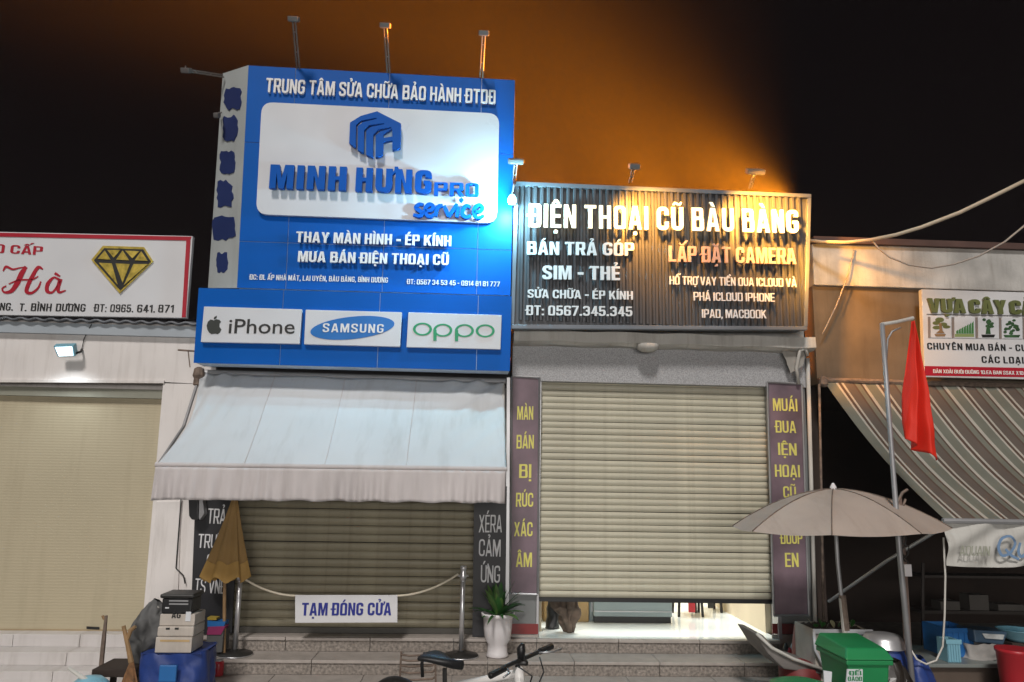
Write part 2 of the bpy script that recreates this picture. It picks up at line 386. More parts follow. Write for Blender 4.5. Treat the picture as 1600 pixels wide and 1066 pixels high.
m_dark = mat('dark_recess', (.014, .012, .014), .8)
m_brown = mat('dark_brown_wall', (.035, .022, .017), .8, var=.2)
m_awn = mat('pale_awning_fabric', (.60, .62, .64), .75, var=.06, vs=1.3, stain=.22, bump=.15, bs=300)
m_val = mat('pale_valance_fabric', (.58, .54, .54), .8, var=.06, stain=.25, bump=.15, bs=300)
m_steel = mat('brushed_steel', (.68, .68, .70), .32, metal=.75, var=.06)
m_alu = mat('dull_aluminium', (.45, .45, .46), .4, metal=.8, var=.08)
m_galv = mat('galvanised_grey', (.35, .35, .36), .5, metal=.5, var=.15)
m_rope = mat('cream_rope', (.72, .65, .52), .8, bump=.5, bs=90)
m_granite = mat('speckled_granite', (.36, .36, .37), .5, var=.38, vs=90, bump=.15, bs=90)
m_step = mat('rough_stone_tile', (.24, .21, .185), .75, var=.5, vs=38, bump=.6, bs=70, stain=.2)
m_nose = mat('pale_tread_tile', (.38, .34, .31), .6, var=.12, vs=8, stain=.2)
m_steptile = mat('white_step_tile', (.60, .57, .56), .45, var=.06, stain=.3)
m_concrete = mat('weathered_concrete', (.46, .45, .43), .85, var=.25, vs=3, stain=.5, bump=.3, bs=40)
m_asphalt = mat('asphalt', (.05, .05, .05), .9, var=.25, vs=40, bump=.4, bs=120)
m_pave = mat('grey_paving', (.30, .28, .26), .85, var=.25, vs=8, bump=.3)
m_tan = mat('tan_umbrella_cloth', (.30, .18, .06), .75, var=.1, stain=.2)
m_tan_lit = mat('lit_tan_umbrella_cloth', (.42, .25, .07), .75, var=.1)  # lit copy of the tan cloth, for the hem below the awning's shadow
m_pinkcl = mat('faded_pink_umbrella_cloth', (.42, .34, .29), .8, var=.1, stain=.25)
m_green = mat('green_bin_plastic', (.012, .22, .07), .45, var=.12)
m_redp = mat('red_plastic', (.45, .02, .03), .4, var=.1)
m_bluep = mat('blue_tarp', (.02, .05, .22), .5, var=.2, vs=6, bump=.4, bs=12)
m_bluec = mat('blue_crate_plastic', (.02, .14, .40), .4, var=.12)
m_lblue = mat('pale_blue_plastic', (.20, .42, .52), .35, var=.1)
m_leaf = mat('dark_green_leaf', (.025, .10, .02), .45, var=.35, vs=9)
m_pot = mat('white_plastic_pot', (.72, .69, .70), .4, var=.04)
m_wood = mat('worn_wood', (.28, .17, .08), .7, var=.3, vs=9)
m_straw = mat('brown_straw', (.22, .11, .05), .85, var=.35, vs=30)
m_flag = mat('red_flag_cloth', (.75, .025, .008), .7, var=.08)
m_purple = mat('mauve_banner_print', (.17, .115, .14), .5, var=.45, vs=2.2)
m_yellow = mat('yellow_print', (.72, .66, .16), .6, emit=(.8, .75, .2), es=.0)
m_banblk = mat('black_banner_print', (.02, .02, .024), .5, var=.3)
m_print = mat('white_print', (.72, .72, .74), .6)
m_navy = mat('navy_print', (.01, .02, .25), .5)
m_ribbed = mat('ribbed_sign_cladding', (.078, .080, .088), .35, metal=.2, var=.1)
m_frame = mat('grey_sign_frame', (.17, .19, .22), .4, metal=.3, var=.1)
m_ledge = mat('dirty_white_ledge', (.56, .54, .50), .8, var=.12, stain=.45, bump=.3, bs=30)
m_glow = mat('lit_warm_letter_face', (.9, .8, .6), .4, emit=(1, .80, .44), es=1.7)
m_halo = mat('amber_letter_back', (.9, .5, .1), .4, emit=(1, .40, .03), es=14)
m_led = mat('lit_led_face', (.9, .95, 1), .4, emit=(.80, .95, 1), es=3.2)
m_ledblue = mat('lit_cyan_led', (.8, .95, 1), .4, emit=(.35, .85, 1), es=14)
m_tile = mat('pale_glossy_floor', (.66, .72, .70), .15, var=.04)
m_counter = mat('grey_counter_laminate', (.30, .37, .38), .4, var=.05)
m_card = mat('cardboard', (.48, .33, .16), .8, var=.15, vs=5)
m_woodlt = mat('pale_wood_panel', (.55, .42, .24), .6, var=.22, vs=7)
m_glass = mat('dim_window_glass', (.10, .13, .15), .08, var=.1)
m_brownfab = mat('brown_cloth', (.11, .08, .06), .9, var=.4, vs=12)
m_rust = mat('rusty_metal', (.20, .15, .12), .7, metal=.3, var=.4, vs=20)
m_offwhite = mat('offwhite_carton', (.50, .45, .40), .7, var=.12, vs=6, stain=.25)
m_tar = mat('black_metal', (.018, .017, .016), .45, var=.2)

ZF = .39                       # shop floor; treads at .26 and .13, ground 0
# ------------------------------------------------------------------ setting: ground, road, steps
g = MB().box(-30, 30, -3.2, 20, -.25, 0).build('pavement', m_pave); g['kind'] = 'structure'
g = MB().box(-30, 30, -30, -3.2, -.35, -.12).build('road', m_asphalt); g['kind'] = 'structure'
X0, X1 = P(318, 1000, 0).x, P(1212, 1000, 0).x
st = thing('steps', None, None, (X0, -.1, 0), kind='structure')
MB().box(X0+.01, X1-.01, -.07, 0.02, 0, ZF-.012).add([], []).box(X0+.01, X1-.01, -.41, -.07, 0, .248).box(X0+.01, X1-.01, -.75, -.41, 0, .118).build('step_core', m_concrete, st)
n = 7; w = (X1-X0)/n
for k, (yf, zt) in enumerate(((-.1, ZF), (-.44, .26), (-.78, .13))):
    for i in range(n):
        a = X0 + i*w + (w*.4 if k % 2 else 0); b = a + w
        if k % 2 and i == n-1: b = X1
        j = random.uniform(-.002, .002)
        MB().box(a+.003, b-.003, yf+j, yf+.028, zt-.13, zt-.030).build('riser_tile', m_step, st, bevel=.003)
        MB().box(a+.003, b-.003, yf-.018+j, yf+(.34 if k else .12), zt-.028, zt+j*.3).build('tread_tile', m_nose, st, bevel=.004)
    if k % 2: 
        MB().box(X0, X0+w*.4-.003, yf, yf+.028, zt-.13, zt-.030).build('riser_tile', m_step, st, bevel=.003)
        MB().box(X0, X0+w*.4-.003, yf-.018, yf+.34, zt-.028, zt).build('tread_tile', m_nose, st, bevel=.004)

# ------------------------------------------------------------------ left building
xl = P(318, 800, 0).x
lb = thing('white_shop_building', 'white painted building with a closed beige roller door, left of the blue sign', 'building', (P(120, 800, 0).x, 0, 0))
zlt = P(130, 503, 0).z; zdo = P(130, 596, 0).z; xd = P(238, 790, 0).x
mb = MB().box(-9, xl, 0, .25, zdo, zlt)
mb.hexa([P(255, 597, 0), (xl, 0, zdo-.002), (xl, 0, 0), P(222, 990, 0)-Vector((.0, 0, .41))], [p+Vector((0, .25, 0)) for p in (P(255, 597, 0), Vector((xl, 0, zdo-.002)), Vector((xl, 0, 0)), P(222, 990, 0)-Vector((0, 0, .41)))])
mb.box(-9, xl, .25, 6, 2.6, zlt)
mb.build('wall', m_white, lb)
MB().rect(-200, 604, 262, 618, .06, .06).build('shutter_box', mat('shaded_green_box', (.27, .27, .22), .5), lb)  # shade under the lintel is put into the box colour
MB().quad([(-300, 612), (262, 618), (232, 986), (-300, 985)], .12, .04).build('roller_door', m_beige, lb)
MB().quad([(-300, 981), (232, 984), (231, 989), (-300, 987)], .11, .05).build('door_bottom_rail', mat('tan_rail', (.36, .28, .17), .5), lb)
MB().quad([(-300, 590), (257, 594), (256, 599), (-300, 596)], -.02, .018).build('door_lintel', m_white, lb, bevel=.004)
MB().quad([(135, 979), (155, 980), (155, 984), (135, 983)], .105, .004).build('door_label', m_ink, lb)
# pier cladding strip
MB().quad([(244, 784), (283, 783), (276, 985), (228, 985)], -.018, .016).build('pier_panel', m_white, lb, bevel=.004)
# corrugated sheet edge over the fascia
def wavy(u, v):
    x = -9 + (xl+9)*u
    return Vector((x, -.11+.26*v, P(130, 501, -.11).z + .010*math.sin(x*42) + .06*v))
MB().grid(420, 3, wavy).build('corrugated_ledge', mat('grey_roof_sheet', (.16, .17, .19), .6, metal=.3, var=.25, stain=.3), lb, smooth=True, solid=.02)
MB().box(-9, xl, -.06, -.002, zlt-.14, zlt-.03).build('ledge_shade_strip', mat('blue_grey_shade', (.38, .42, .46), .7, var=.1), lb)  # blue-grey strip standing for the ledge's shadow on the fascia
for k in range(4):
    yf = -.06-.22*k; zt = ZF-.115*k
    for i in range(6):
        xr = P(232, 1000, 0).x; a = xr-(i+1)*.62; b = a+.62
        MB().box(a+.002, b-.002, yf, yf+.24, zt-.115, zt-.001*i).build('step_tile', m_steptile, lb, bevel=.004)

# cable on the pier
tag(MB().tube([P(283, 778, -.03), P(280, 820, -.03), P(277, 860, -.03), P(275, 888, -.03), P(281, 894, -.03), P(287, 900, -.03), P(289, 912, -.03)], .006, 6).build('power_cable', m_ink, smooth=True),
    'thin black cable hanging down the white pier beside the black banner', 'cable')

# left signboard
TLc = [(-320, 355), (301, 369), (291, 497), (-320, 487)]
ls = thing('signboard', 'white signboard with red border, gold diamond and red script lettering above the left roller door', 'sign', P(100, 495, -.12))
MB().quad(TLc, -.12, .06).build('panel', m_signwhite, ls, bevel=.004)
MB().quad([(-320, 357), (299, 370), (297, 376), (-320, 363)], -.128, .007).build('border_strip', m_red, ls)
MB().quad([(291, 376), (297.5, 376), (290, 496), (284, 496)], -.128, .007).build('border_strip', m_red, ls)
block('CAO CẤP', (-44, 393), (66, 399), 14, -.121, m_red, ls, .004, .15)
for b, x0, x1, y in (('KINH DOANH - LAI HƯNG.', -120, 20, 485), ('T.', 30, 41, 486), ('BÌNH', 48, 80, 486), ('DƯƠNG', 87, 133, 486.5), ('ĐT:', 147, 166, 487), ('0965.', 172, 208, 487.5), ('641.', 214, 242, 488), ('871', 247, 271, 488)):
    if x0 < -100: b, x0 = 'ÀNG.', -10
    block(b, (x0, y), (x1, y+.5), 12, -.121, m_ink, ls, .004, .14, gap=.11)
# script letters H and a with a grave: calligraphic strokes
def stroke(name, pts, ws, Y, m, parent, depth=.006):
    L = []; Rr = []; k = 6
    pp = []; ww = []
    for i in range(len(pts)-1):
        p0, p1, p2, p3 = pts[max(i-1, 0)], pts[i], pts[i+1], pts[min(i+2, len(pts)-1)]
        for j in range(k):
            t = j/k; f = lambda a, b, c, d: .5*((2*b)+(c-a)*t+(2*a-5*b+4*c-d)*t*t+(3*b-a-3*c+d)*t**3)
            pp.append((f(p0[0], p1[0], p2[0], p3[0]), f(p0[1], p1[1], p2[1], p3[1]))); ww.append(ws[i]*(1-t)+ws[i+1]*t)
    pp.append(pts[-1]); ww.append(ws[-1])
    for i, (x, y) in enumerate(pp):
        a, b = pp[max(i-1, 0)], pp[min(i+1, len(pp)-1)]
        dx, dy = b[0]-a[0], b[1]-a[1]; l = math.hypot(dx, dy) or 1
        L.append((x-dy/l*ww[i]/2, y+dx/l*ww[i]/2)); Rr.append((x+dy/l*ww[i]/2, y-dx/l*ww[i]/2))
    mb = MB(); n = len(L); fr = [P(*q, Y)-Vector((0, depth, 0)) for q in L+Rr]; bk = [p+Vector((0, depth, 0)) for p in fr]
    mb.add(fr+bk, [(i, i+1, n+i+1, n+i) for i in range(n-1)] + [(2*n+i, 3*n+i, 3*n+i+1, 2*n+i+1) for i in range(n-1)] + [(i, 2*n+i, 2*n+i+1, i+1) for i in range(n-1)] + [(n+i, n+i+1, 3*n+i+1, 3*n+i) for i in range(n-1)])
    return mb
y0 = -.121
hb = stroke('letter', [(5, 424), (10, 417), (20, 421), (30, 419), (41, 417)], [1.5, 4, 3, 2, 1], y0, m_red, ls)
hs2 = stroke('letter', [(41, 417), (34, 428), (27, 443), (18, 455), (7, 457), (4, 451), (10, 447)], [5, 8, 8, 6, 3, 2.5, 2], y0, m_red, ls); hb.add(hs2.v, hs2.f)
hs2 = stroke('letter', [(67, 421), (60, 418), (52, 430), (44, 446), (42, 456), (50, 458), (60, 450), (64, 440)], [2, 5, 6, 6, 6, 4, 3, 2], y0, m_red, ls); hb.add(hs2.v, hs2.f)
hs2 = stroke('letter', [(14, 444), (30, 438), (50, 437), (60, 432)], [1.5, 2.5, 2.5, 1.5], y0, m_red, ls); hb.add(hs2.v, hs2.f)
hb.build('letter', m_red, ls)
hb = stroke('letter', [(92, 437), (84, 434), (75, 444), (74, 455), (82, 457), (90, 447), (95, 436)], [4, 3, 6, 6, 3, 3, 5], y0, m_red, ls)
hs2 = stroke('letter', [(95, 436), (91, 450), (93, 457), (103, 454)], [6, 6, 4, 1.5], y0, m_red, ls); hb.add(hs2.v, hs2.f)
hs2 = stroke('letter', [(86, 427), (94, 432)], [4.5, 2.5], y0, m_red, ls); hb.add(hs2.v, hs2.f)
hb.build('letter', m_red, ls)
em = poly('diamond_emblem', [[(144, 407), (162, 385), (226, 387), (240, 409), (188, 459)]], -.121, .02, m_gold, ls)
poly('black_outline', [[(147, 407), (163, 388), (224, 390), (236, 409), (188, 454)]], -.142, .004, m_ink, em)
for tr in ([(153, 405), (164, 392), (173, 406)], [(168, 391), (188, 391), (178, 403)], [(182, 406), (192, 392), (202, 407)], [(196, 392), (218, 393), (207, 404)], [(211, 407), (221, 393), (231, 408)],
           [(155, 411), (175, 412), (184, 445)], [(181, 412), (203, 413), (192, 442)], [(209, 413), (231, 413), (194, 446)]):
    poly('facet', [tr], -.147, .008, m_gold, em)

# floodlight on the left wall
fl = thing('wall_floodlight', 'small lit white floodlight on the white fascia above the beige door', 'light', P(118, 556, -.02))
c = [P(83, 541, -.20), P(115, 540, -.20), P(118, 557, -.13), P(90, 558, -.13)]
MB().hexa(c, [p+Vector((0, .05, .035)) for p in c]).build('housing', m_lblue, fl, bevel=.006)
c2 = [p+Vector((0, -.004, -.004)) for p in (c[0].lerp(c[2], .1), c[1].lerp(c[3], .1), c[2].lerp(c[0], .1), c[3].lerp(c[1], .1))]
MB().hexa(c2, [p+Vector((0, .003, .003)) for p in c2]).build('led_face', m_led, fl)
MB().tube([P(118, 552, -.13), P(126, 550, -.06), P(128, 546, -.01)], .012, 8).build('bracket', m_black, fl, smooth=True)
tag(MB().tube([P(128, 545, -.012), P(131, 530, -.02), P(138, 516, -.05), P(143, 507, -.08)], .004, 5).build('lamp_wire', m_ink, smooth=True), 'thin wire running up from the small wall floodlight', 'wire')
p = P(102, 549, -.22); lamp('floodlight_beam', 'SPOT', p+Vector((0, -.02, -.02)), 18, (.85, .95, 1), p+Vector((0, -.3, -1)), .05, 150, .8)

# ------------------------------------------------------------------ middle shop (behind the blue sign)
sb = thing('middle_shop_building', 'shop behind the blue sign with a closed olive roller shutter', 'building', (P(560, 995, 0).x, 0, 0))
xs0, xs1 = P(362, 890, .1).x, P(742, 890, .1).x
zs = P(550, 586, 0).z
MB().box(xl+.002, P(797, 580, 0).x, .02, 3.0, P(550, 600, 0).z, P(550, 130, 0).z).build('upper_wall', m_dark, sb)  # wall depth and near-black colour set to block the amber spots
MB().box(xl+.004, xs0, .03, .3, 0, P(550, 600, 0).z-.003).build('pillar', mat('dim_pillar', (.20, .19, .18), .7), sb); MB().box(xs1, P(796, 800, 0).x, .03, .3, 0, P(550, 600, 0).z-.003).build('pillar', MATS['dim_pillar'], sb)
MB().box(xl+.01, P(795, 800, 0).x, .31, 6, 2.4, 2.6).build('roof', m_concrete, sb)
MB().box(xs0, xs1, .12, .16, ZF, P(550, 600, 0).z).build('shutter_back', m_dark, sb)
def slat_mesh(x0, x1, h, d):
    mb = MB(); prof = [(0, 0), (-d*.35, h*.12), (-d*.85, h*.35), (-d, h*.55), (-d*.8, h*.78), (-d*.25, h*.93), (0, h*.96)]
    mb.hexa([(x0, y, z) for y, z in prof], [(x1, y, z) for y, z in prof])
    return mb
def shutter(par, x0, x1, Y, z0, z1, h, d, m):
    first = None; z = z0
    while z < z1:
        if first is None:
            first = slat_mesh(x0, x1, h, d).build('slat', m, None); first.parent = par; first.location = Vector((0, Y, z))-wpos(par); o = first
        else:
            o = first.copy(); COL.objects.link(o); o.parent = par; o.location = Vector((0, Y+random.uniform(-.003, .003), z+random.uniform(-.002, .002)))-wpos(par); o.rotation_euler = (random.uniform(-.05, .05), random.uniform(-.0012, .0012), 0)
        z += h
shutter(sb, xs0, xs1, .10, ZF+.06, P(550, 601, .1).z, .082, .022, m_olive)
MB().box(xs0, xs1, .075, .11, ZF+.004, ZF+.058).build('shutter_bottom_rail', mat('dark_rail', (.07, .065, .055), .5), sb, bevel=.004)
MB().box(xs0-.05, xs0, .0, .1, ZF, 2.5).build('guide_rail', mat('dark_guide', (.05, .045, .04), .5), sb); MB().box(xs1, xs1+.03, .0, .1, ZF, 2.5).build('guide_rail', MATS['dark_guide'], sb)
tri = MB().box(xs0-.05, xs1+.05, -.07, .2, ZF-.01, ZF+.002).build('threshold', m_nose, sb)

# black banners on the middle shop's pillars
def banner(name, corners, Y, m, label, lines, mt, frame=None):
    t = thing(name, label, 'banner', P(*corners[3], Y))
    MB().quad(corners, Y, .02).build('cloth', m, t)
    for b, a, c_, h in lines:
        block(b, a, c_, h, Y-.001, mt, t, .003, .11 if mt is not m_yellow else .14)
    if frame:
        c = corners
        fm = MB()
        for i in range(4): fm.tube([P(*c[i], Y-.01), P(*c[(i+1) % 4], Y-.01)], .012, 6)
        fm.build('frame', frame, t)
    return t
banner('banner', [(306, 760), (374, 760), (362, 990), (297, 990)], -.06, m_banblk, 'black banner with white lettering behind the folded brown umbrella',
       [('TRẢ', (324, 818), (352, 819), 22), ('TRƯỚ', (309, 856), (348, 857), 20), ('0', (322, 890), (331, 890), 22), ('TS VNĐ', (304, 926), (352, 928), 20)], m_print)
banner('banner', [(741, 760), (792, 760), (789, 995), (738, 995)], -.06, m_banblk, 'black banner with white lettering behind the potted plant',
       [('MÀN', (749, 786), (783, 786), 17), ('XÉRA', (748, 832), (784, 832), 26), ('CẢM', (748, 869), (782, 870), 25), ('ỨNG', (751, 910), (781, 911), 25)], m_print, None)
MB().quad([(792, 590), (797, 590), (795, 1000), (789, 1000)], -.05, .05).build('corner_trim', m_alu, sb)

# ------------------------------------------------------------------ blue sign tower
BT = [(388, 102), (805, 125), (798, 462), (370, 450)]
YB = -.32
bs_ = thing('signboard', 'tall blue signboard with a rounded white plate and hexagon logo', 'sign', P(580, 456, YB))
MB().quad([(389, 103), (804, 126), (797, 461), (371, 449)], YB+.012, .28).build('backing', m_joint, bs_)
us = [0, .178, .53, .875, 1]; vs_ = [0, .345, .79, 1]
for j in range(3):
    for i in range(4):
        c = [bil(BT, us[i], vs_[j]), bil(BT, us[i+1], vs_[j]), bil(BT, us[i+1], vs_[j+1]), bil(BT, us[i], vs_[j+1])]
        g_ = .45
        c = [(c[0][0]+g_, c[0][1]+g_), (c[1][0]-g_, c[1][1]+g_), (c[2][0]-g_, c[2][1]-g_), (c[3][0]+g_, c[3][1]-g_)]
        MB().quad(c, YB+random.uniform(-.002, .002), .013).build('panel', m_blue, bs_)
# pale chamfered side
fa, fb = P(388, 102, YB), P(370, 450, YB); ba, bb = P(348, 115, -.03), P(325, 450, -.03)
ba.x += .0
nrm = (fb-fa).cross(ba-fa).normalized(); nrm = nrm if nrm.y > 0 else -nrm
MB().hexa([fa, fb, bb, ba], [q+nrm*.02 for q in (fa, fb, bb, ba)]).build('side_panel', m_greyside, bs_)
rnd = random.Random(3)
for (cx, cy, w_, h_) in ((365, 155, 26, 34), (361, 201, 22, 38), (357, 254, 23, 34), (352, 304, 24, 40), (351, 357, 36, 36), (348, 411, 17, 32)):
    pts = []
    for k in range(22):
        t = 2*PI*k/22; ca, sa = math.cos(t), math.sin(t)
        e = (abs(ca)**5+abs(sa)**5)**(-1/5); j = rnd.uniform(.84, 1.12)
        pts.append((cx+ca*e*w_/2*j, cy+sa*e*h_/2*j))
    def onside(x, y):
        d = _d*FPX + AR*(x-800) + AU*(533-y); t = (fa-CAM).dot(nrm)/d.dot(nrm); return CAM+d*t
    q = [onside(x, y) for x, y in pts]
    MB().hexa([p-nrm*.012 for p in q], [p-nrm*.001 for p in q]).build('paint_patch', m_patch, bs_)
block('TRUNG TÂM SỬA CHỮA BẢO HÀNH ĐTDĐ', (416, 146), (774, 164.5), 25, YB-.004, m_letw, bs_, .03, .15, split=True)
block('THAY MÀN HÌNH - ÉP KÍNH', (463, 379.5), (705, 386), 17.5, YB-.03, m_letw, bs_, .028, .17, split=True)
block('MUA BÁN ĐIỆN THOẠI CŨ', (466, 410), (701, 415.5), 17.5, YB-.03, m_letw, bs_, .028, .17, split=True)
block('ĐC: ĐL ẤP NHÀ MÁT, LAI UYÊN, BÀU BÀNG, BÌNH DƯƠNG', (390, 437), (606, 442), 8.5, YB-.004, m_letw, bs_, .004, .15, gap=.1)
block('ĐT: 0567 34 53 45 - 0914 81 81 777', (636, 444), (781, 448), 8, YB-.004, m_letw, bs_, .004, .14, gap=.1)
# white rounded plate
WP = [(411, 163), (780, 181), (776, 351), (402, 337)]
def rounded(c, r, n=6):
    out = []
    for i in range(4):
        p, a, b = Vector(c[i]), Vector(c[i-1]), Vector(c[(i+1) % 4])
        s0 = p+(a-p).normalized()*r; s1 = p+(b-p).normalized()*r
        for k in range(n+1):
            t = k/n; q = s0*(1-t)**2+p*2*t*(1-t)+s1*t*t; out.append((q.x, q.y))
    return out
wp = poly('white_plate', [rounded(WP, 18)], YB-.004, .05, m_plate, bs_)
YP = YB-.055
block('MINH', (422, 296.5), (541, 300), 40, YP-.035, m_bluelet, wp, .05, .195, split=True, gap=.09)
block('HƯNG', (556, 301), (674, 305.5), 40, YP-.035, m_bluelet, wp, .05, .195, split=True, gap=.09)
block('PRO', (678, 307), (748, 308.5), 22, YP-.03, m_bluelet, wp, .04, .15, split=True)
SERVICE = [[[(662, 322), (655, 321), (650, 326), (656, 331), (661, 335), (655, 339), (646, 337)]], [[(664, 331), (674, 330), (677, 324), (671, 321), (665, 327), (666, 336), (672, 340), (679, 336)]], [[(683, 323), (682, 331), (681, 340)], [(682, 330), (686, 324), (692, 323)]],
           [[(694, 323), (698, 332), (701, 340)], [(701, 340), (708, 330), (714, 320)]], [[(717, 325), (715, 333), (714, 341)], [(719, 316), (723, 312)]], [[(735, 326), (729, 323), (723, 329), (723, 337), (729, 341), (736, 338)]], [[(740, 333), (750, 332), (754, 326), (748, 322), (741, 328), (741, 337), (747, 342), (756, 338)]]]
def script(sets, Y, m, parent, wd, depth, name='letter', dx=0, dy=0):
    for L in sets:
        mb = MB()
        for k, pts in enumerate(L):
            n_ = len(pts); w_ = [wd*(.6+.4*math.sin(PI*(i+.5)/n_)) for i in range(n_)]
            q = stroke(name, [(x+dx, y+dy) for x, y in pts], w_, Y, m, parent, depth+.0006*k); mb.add(q.v, q.f)
        mb.build(name, m, parent)
script(SERVICE, YP-.03, m_bluelet, wp, 6.2, .035)
Z2 = lambda L: [(x/4+270, y/4) for x, y in L]
poly('hexagon_logo', [Z2([(1107, 908), (1112, 780), (1180, 738), (1280, 710), (1428, 785), (1425, 935), (1375, 952), (1375, 890), (1318, 900), (1315, 980), (1270, 998), (1272, 860), (1300, 835), (1370, 815), (1368, 808), (1290, 820), (1256, 855), (1254, 996), (1212, 980), (1212, 832), (1240, 807), (1325, 790), (1322, 783), (1232, 795), (1200, 825), (1198, 970), (1160, 950), (1160, 803), (1190, 778), (1278, 757), (1275, 749), (1180, 767), (1149, 792), (1147, 935)]),
                      Z2([(1320, 850), (1372, 818), (1376, 866), (1320, 876)])], YP-.035, .05, m_bluelet, wp)

# lower blue band with three plates
BB = [(310, 450), (800, 463), (797, 580), (302, 567)]
Y2 = -.44
bb_ = thing('signboard', 'long low blue signboard with three white brand plates, directly above the pale awning', 'sign', P(550, 575, Y2))
MB().quad([(311, 451), (799, 464), (796, 579), (303, 566)], Y2+.012, .30).build('backing', m_joint, bb_)
us = [0, .272, .58, .893, 1]
for i in range(4):
    c = [bil(BB, us[i], 0), bil(BB, us[i+1], 0), bil(BB, us[i+1], 1), bil(BB, us[i], 1)]; g_ = .45
    c = [(c[0][0]+g_, c[0][1]), (c[1][0]-g_, c[1][1]), (c[2][0]-g_, c[2][1]), (c[3][0]+g_, c[3][1])]
    MB().quad(c, Y2, .013).build('panel', m_blue, bb_)
YPL = Y2-.05
m_apple = mat('dark_grey_print', (.045, .05, .045), .4)
m_sam = mat('oval_blue_print', (.01, .16, .50), .35); m_opg = mat('emerald_print', (.005, .30, .13), .4)
pl = MB().quad([(318.7, 479), (472, 483.5), (468, 537.5), (313.6, 534.5)], YPL, .045).build('brand_plate', m_plate, bb_, bevel=.004)
pl['label'] = 'white plate with an apple emblem and black lettering'
ap = [(334, 501), (338, 499), (343, 500), (345.5, 503), (343, 506), (343, 511), (346, 515), (343.5, 520), (340, 522.5), (337, 521.5), (334, 521.8), (330.5, 522.3), (327, 520), (324, 515), (323, 509), (325, 503), (329, 499.5), (332, 500)]
poly('apple_emblem', [ap], YPL-.001, .004, m_apple, pl)
poly('emblem_leaf', [[(334, 499), (335, 495.5), (339, 493.5), (338.5, 497), (336, 499)]], YPL-.001, .004, m_apple, pl)
text('iPhone', (357, 520.8), (460, 521.5), 24, YPL-.001, m_ink, pl, .005, .004)
pl = MB().quad([(477.5, 484), (628, 488), (625, 542), (475, 538)], YPL, .045).build('brand_plate', m_plate, bb_, bevel=.004)
pl['label'] = 'white plate with a blue oval and white lettering'
poly('blue_oval', [ell(550.7, 512.5, 66, 17.5, 40, R_(6))], YPL-.001, .004, m_sam, pl)
block('SAMSUNG', (504, 519), (599, 520.5), 14, YPL-.0055, m_letw, pl, .004, .14, gap=.16)
pl = MB().quad([(638, 488), (784, 492.5), (782, 546), (635, 542.5)], YPL, .045).build('brand_plate', m_plate, bb_, bevel=.004)
pl['label'] = 'white plate with wide green lettering'
Z5 = lambda L: [(x/2.961+290, y/2.961+400) for x, y in L]
for k, (cx, cy) in enumerate(((1096, 339), (1190, 344), (1290, 346), (1386, 347))):
    o1, o2 = Z5(ell(cx, cy, 44, 30)), Z5(ell(cx, cy, 32, 23))
    poly('letter', [o1, o2], YPL-.001, .004, m_opg, pl)
    if k in (1, 2): poly('letter_stem', [Z5([(cx-44, cy-2), (cx-29, cy-2), (cx-29, cy+48), (cx-44, cy+48)])], YPL-.006, .003, m_opg, pl)

# floodlights on arms above the blue sign
def arm_light(x0, y0, x1, y1, Ya, Yb, label, hw=9, lit=None, tilt=.5):
    t = thing('arm_floodlight', label, 'light', P(x0, y0, Ya), 'floodlights on arms over the signs')
    a, b = P(x0, y0, Ya), P(x1, y1, Yb)
    m_galv = mat('dimmed_lamp_arm', (.13, .12, .115), .6, metal=.3, var=.2)  # arm metal darkened to stand for dim light above the signs
    dv = (b-a).normalized(); sd = dv.cross(Vector((0, 1, 0))).normalized()*.014
    MB().tube([a+sd, b+sd], .008, 6).tube([a-sd, b-sd], .008, 6).tube([a.lerp(b, .35)+sd, a.lerp(b, .35)-sd], .006, 5).tube([a.lerp(b, .75)+sd, a.lerp(b, .75)-sd], .006, 5).build('arm', m_galv, t)
    w_ = hw*sc(Yb)
    hb = MB().box(-w_, w_, -.05, .05, -.025, .025); hb.rot(Matrix.Translation(b) @ Matrix.Rotation(tilt, 4, 'X')); hb.build('housing', m_galv, t, bevel=.008)
    fc = MB().box(-w_*.85, w_*.85, -.042, .042, -.029, -.026); fc.rot(Matrix.Translation(b) @ Matrix.Rotation(tilt, 4, 'X')); fc.build('lens', m_glass if lit is None else lit, t)
    MB().tube([b+sd*1.6+Vector((0, 0, .03)), b+sd*1.6, b-sd*1.6, b-sd*1.6+Vector((0, 0, .03))], .006, 5).build('bracket', m_galv, t)
    return t
arm_light(466, 108, 459, 30, YB, -.75, 'leftmost of the three unlit floodlights standing over the blue sign top')
arm_light(607, 114, 602, 40, YB, -.75, 'middle one of the three unlit floodlights standing over the blue sign top')
arm_light(752, 122, 756, 52, YB, -.75, 'rightmost of the three unlit floodlights standing over the blue sign top')
arm_light(349, 119, 291, 110, -.1, -.45, 'unlit floodlight on an arm sticking out left from the blue sign side', 7)
arm_light(344, 176, 339, 180, -.1, -.25, 'tiny floodlight at the left edge of the pale side panel', 4)
arm_light(803, 285, 806, 252, -.30, -.55, 'floodlight on a short arm in the corner between blue sign and ribbed sign', 13)
arm_light(985, 285, 991, 260, -.36, -.60, 'floodlight on a short arm above the middle of the ribbed sign', 9)
arm_light(1172, 294, 1180, 268, -.36, -.60, 'floodlight on a short arm above the right end of the ribbed sign', 15)
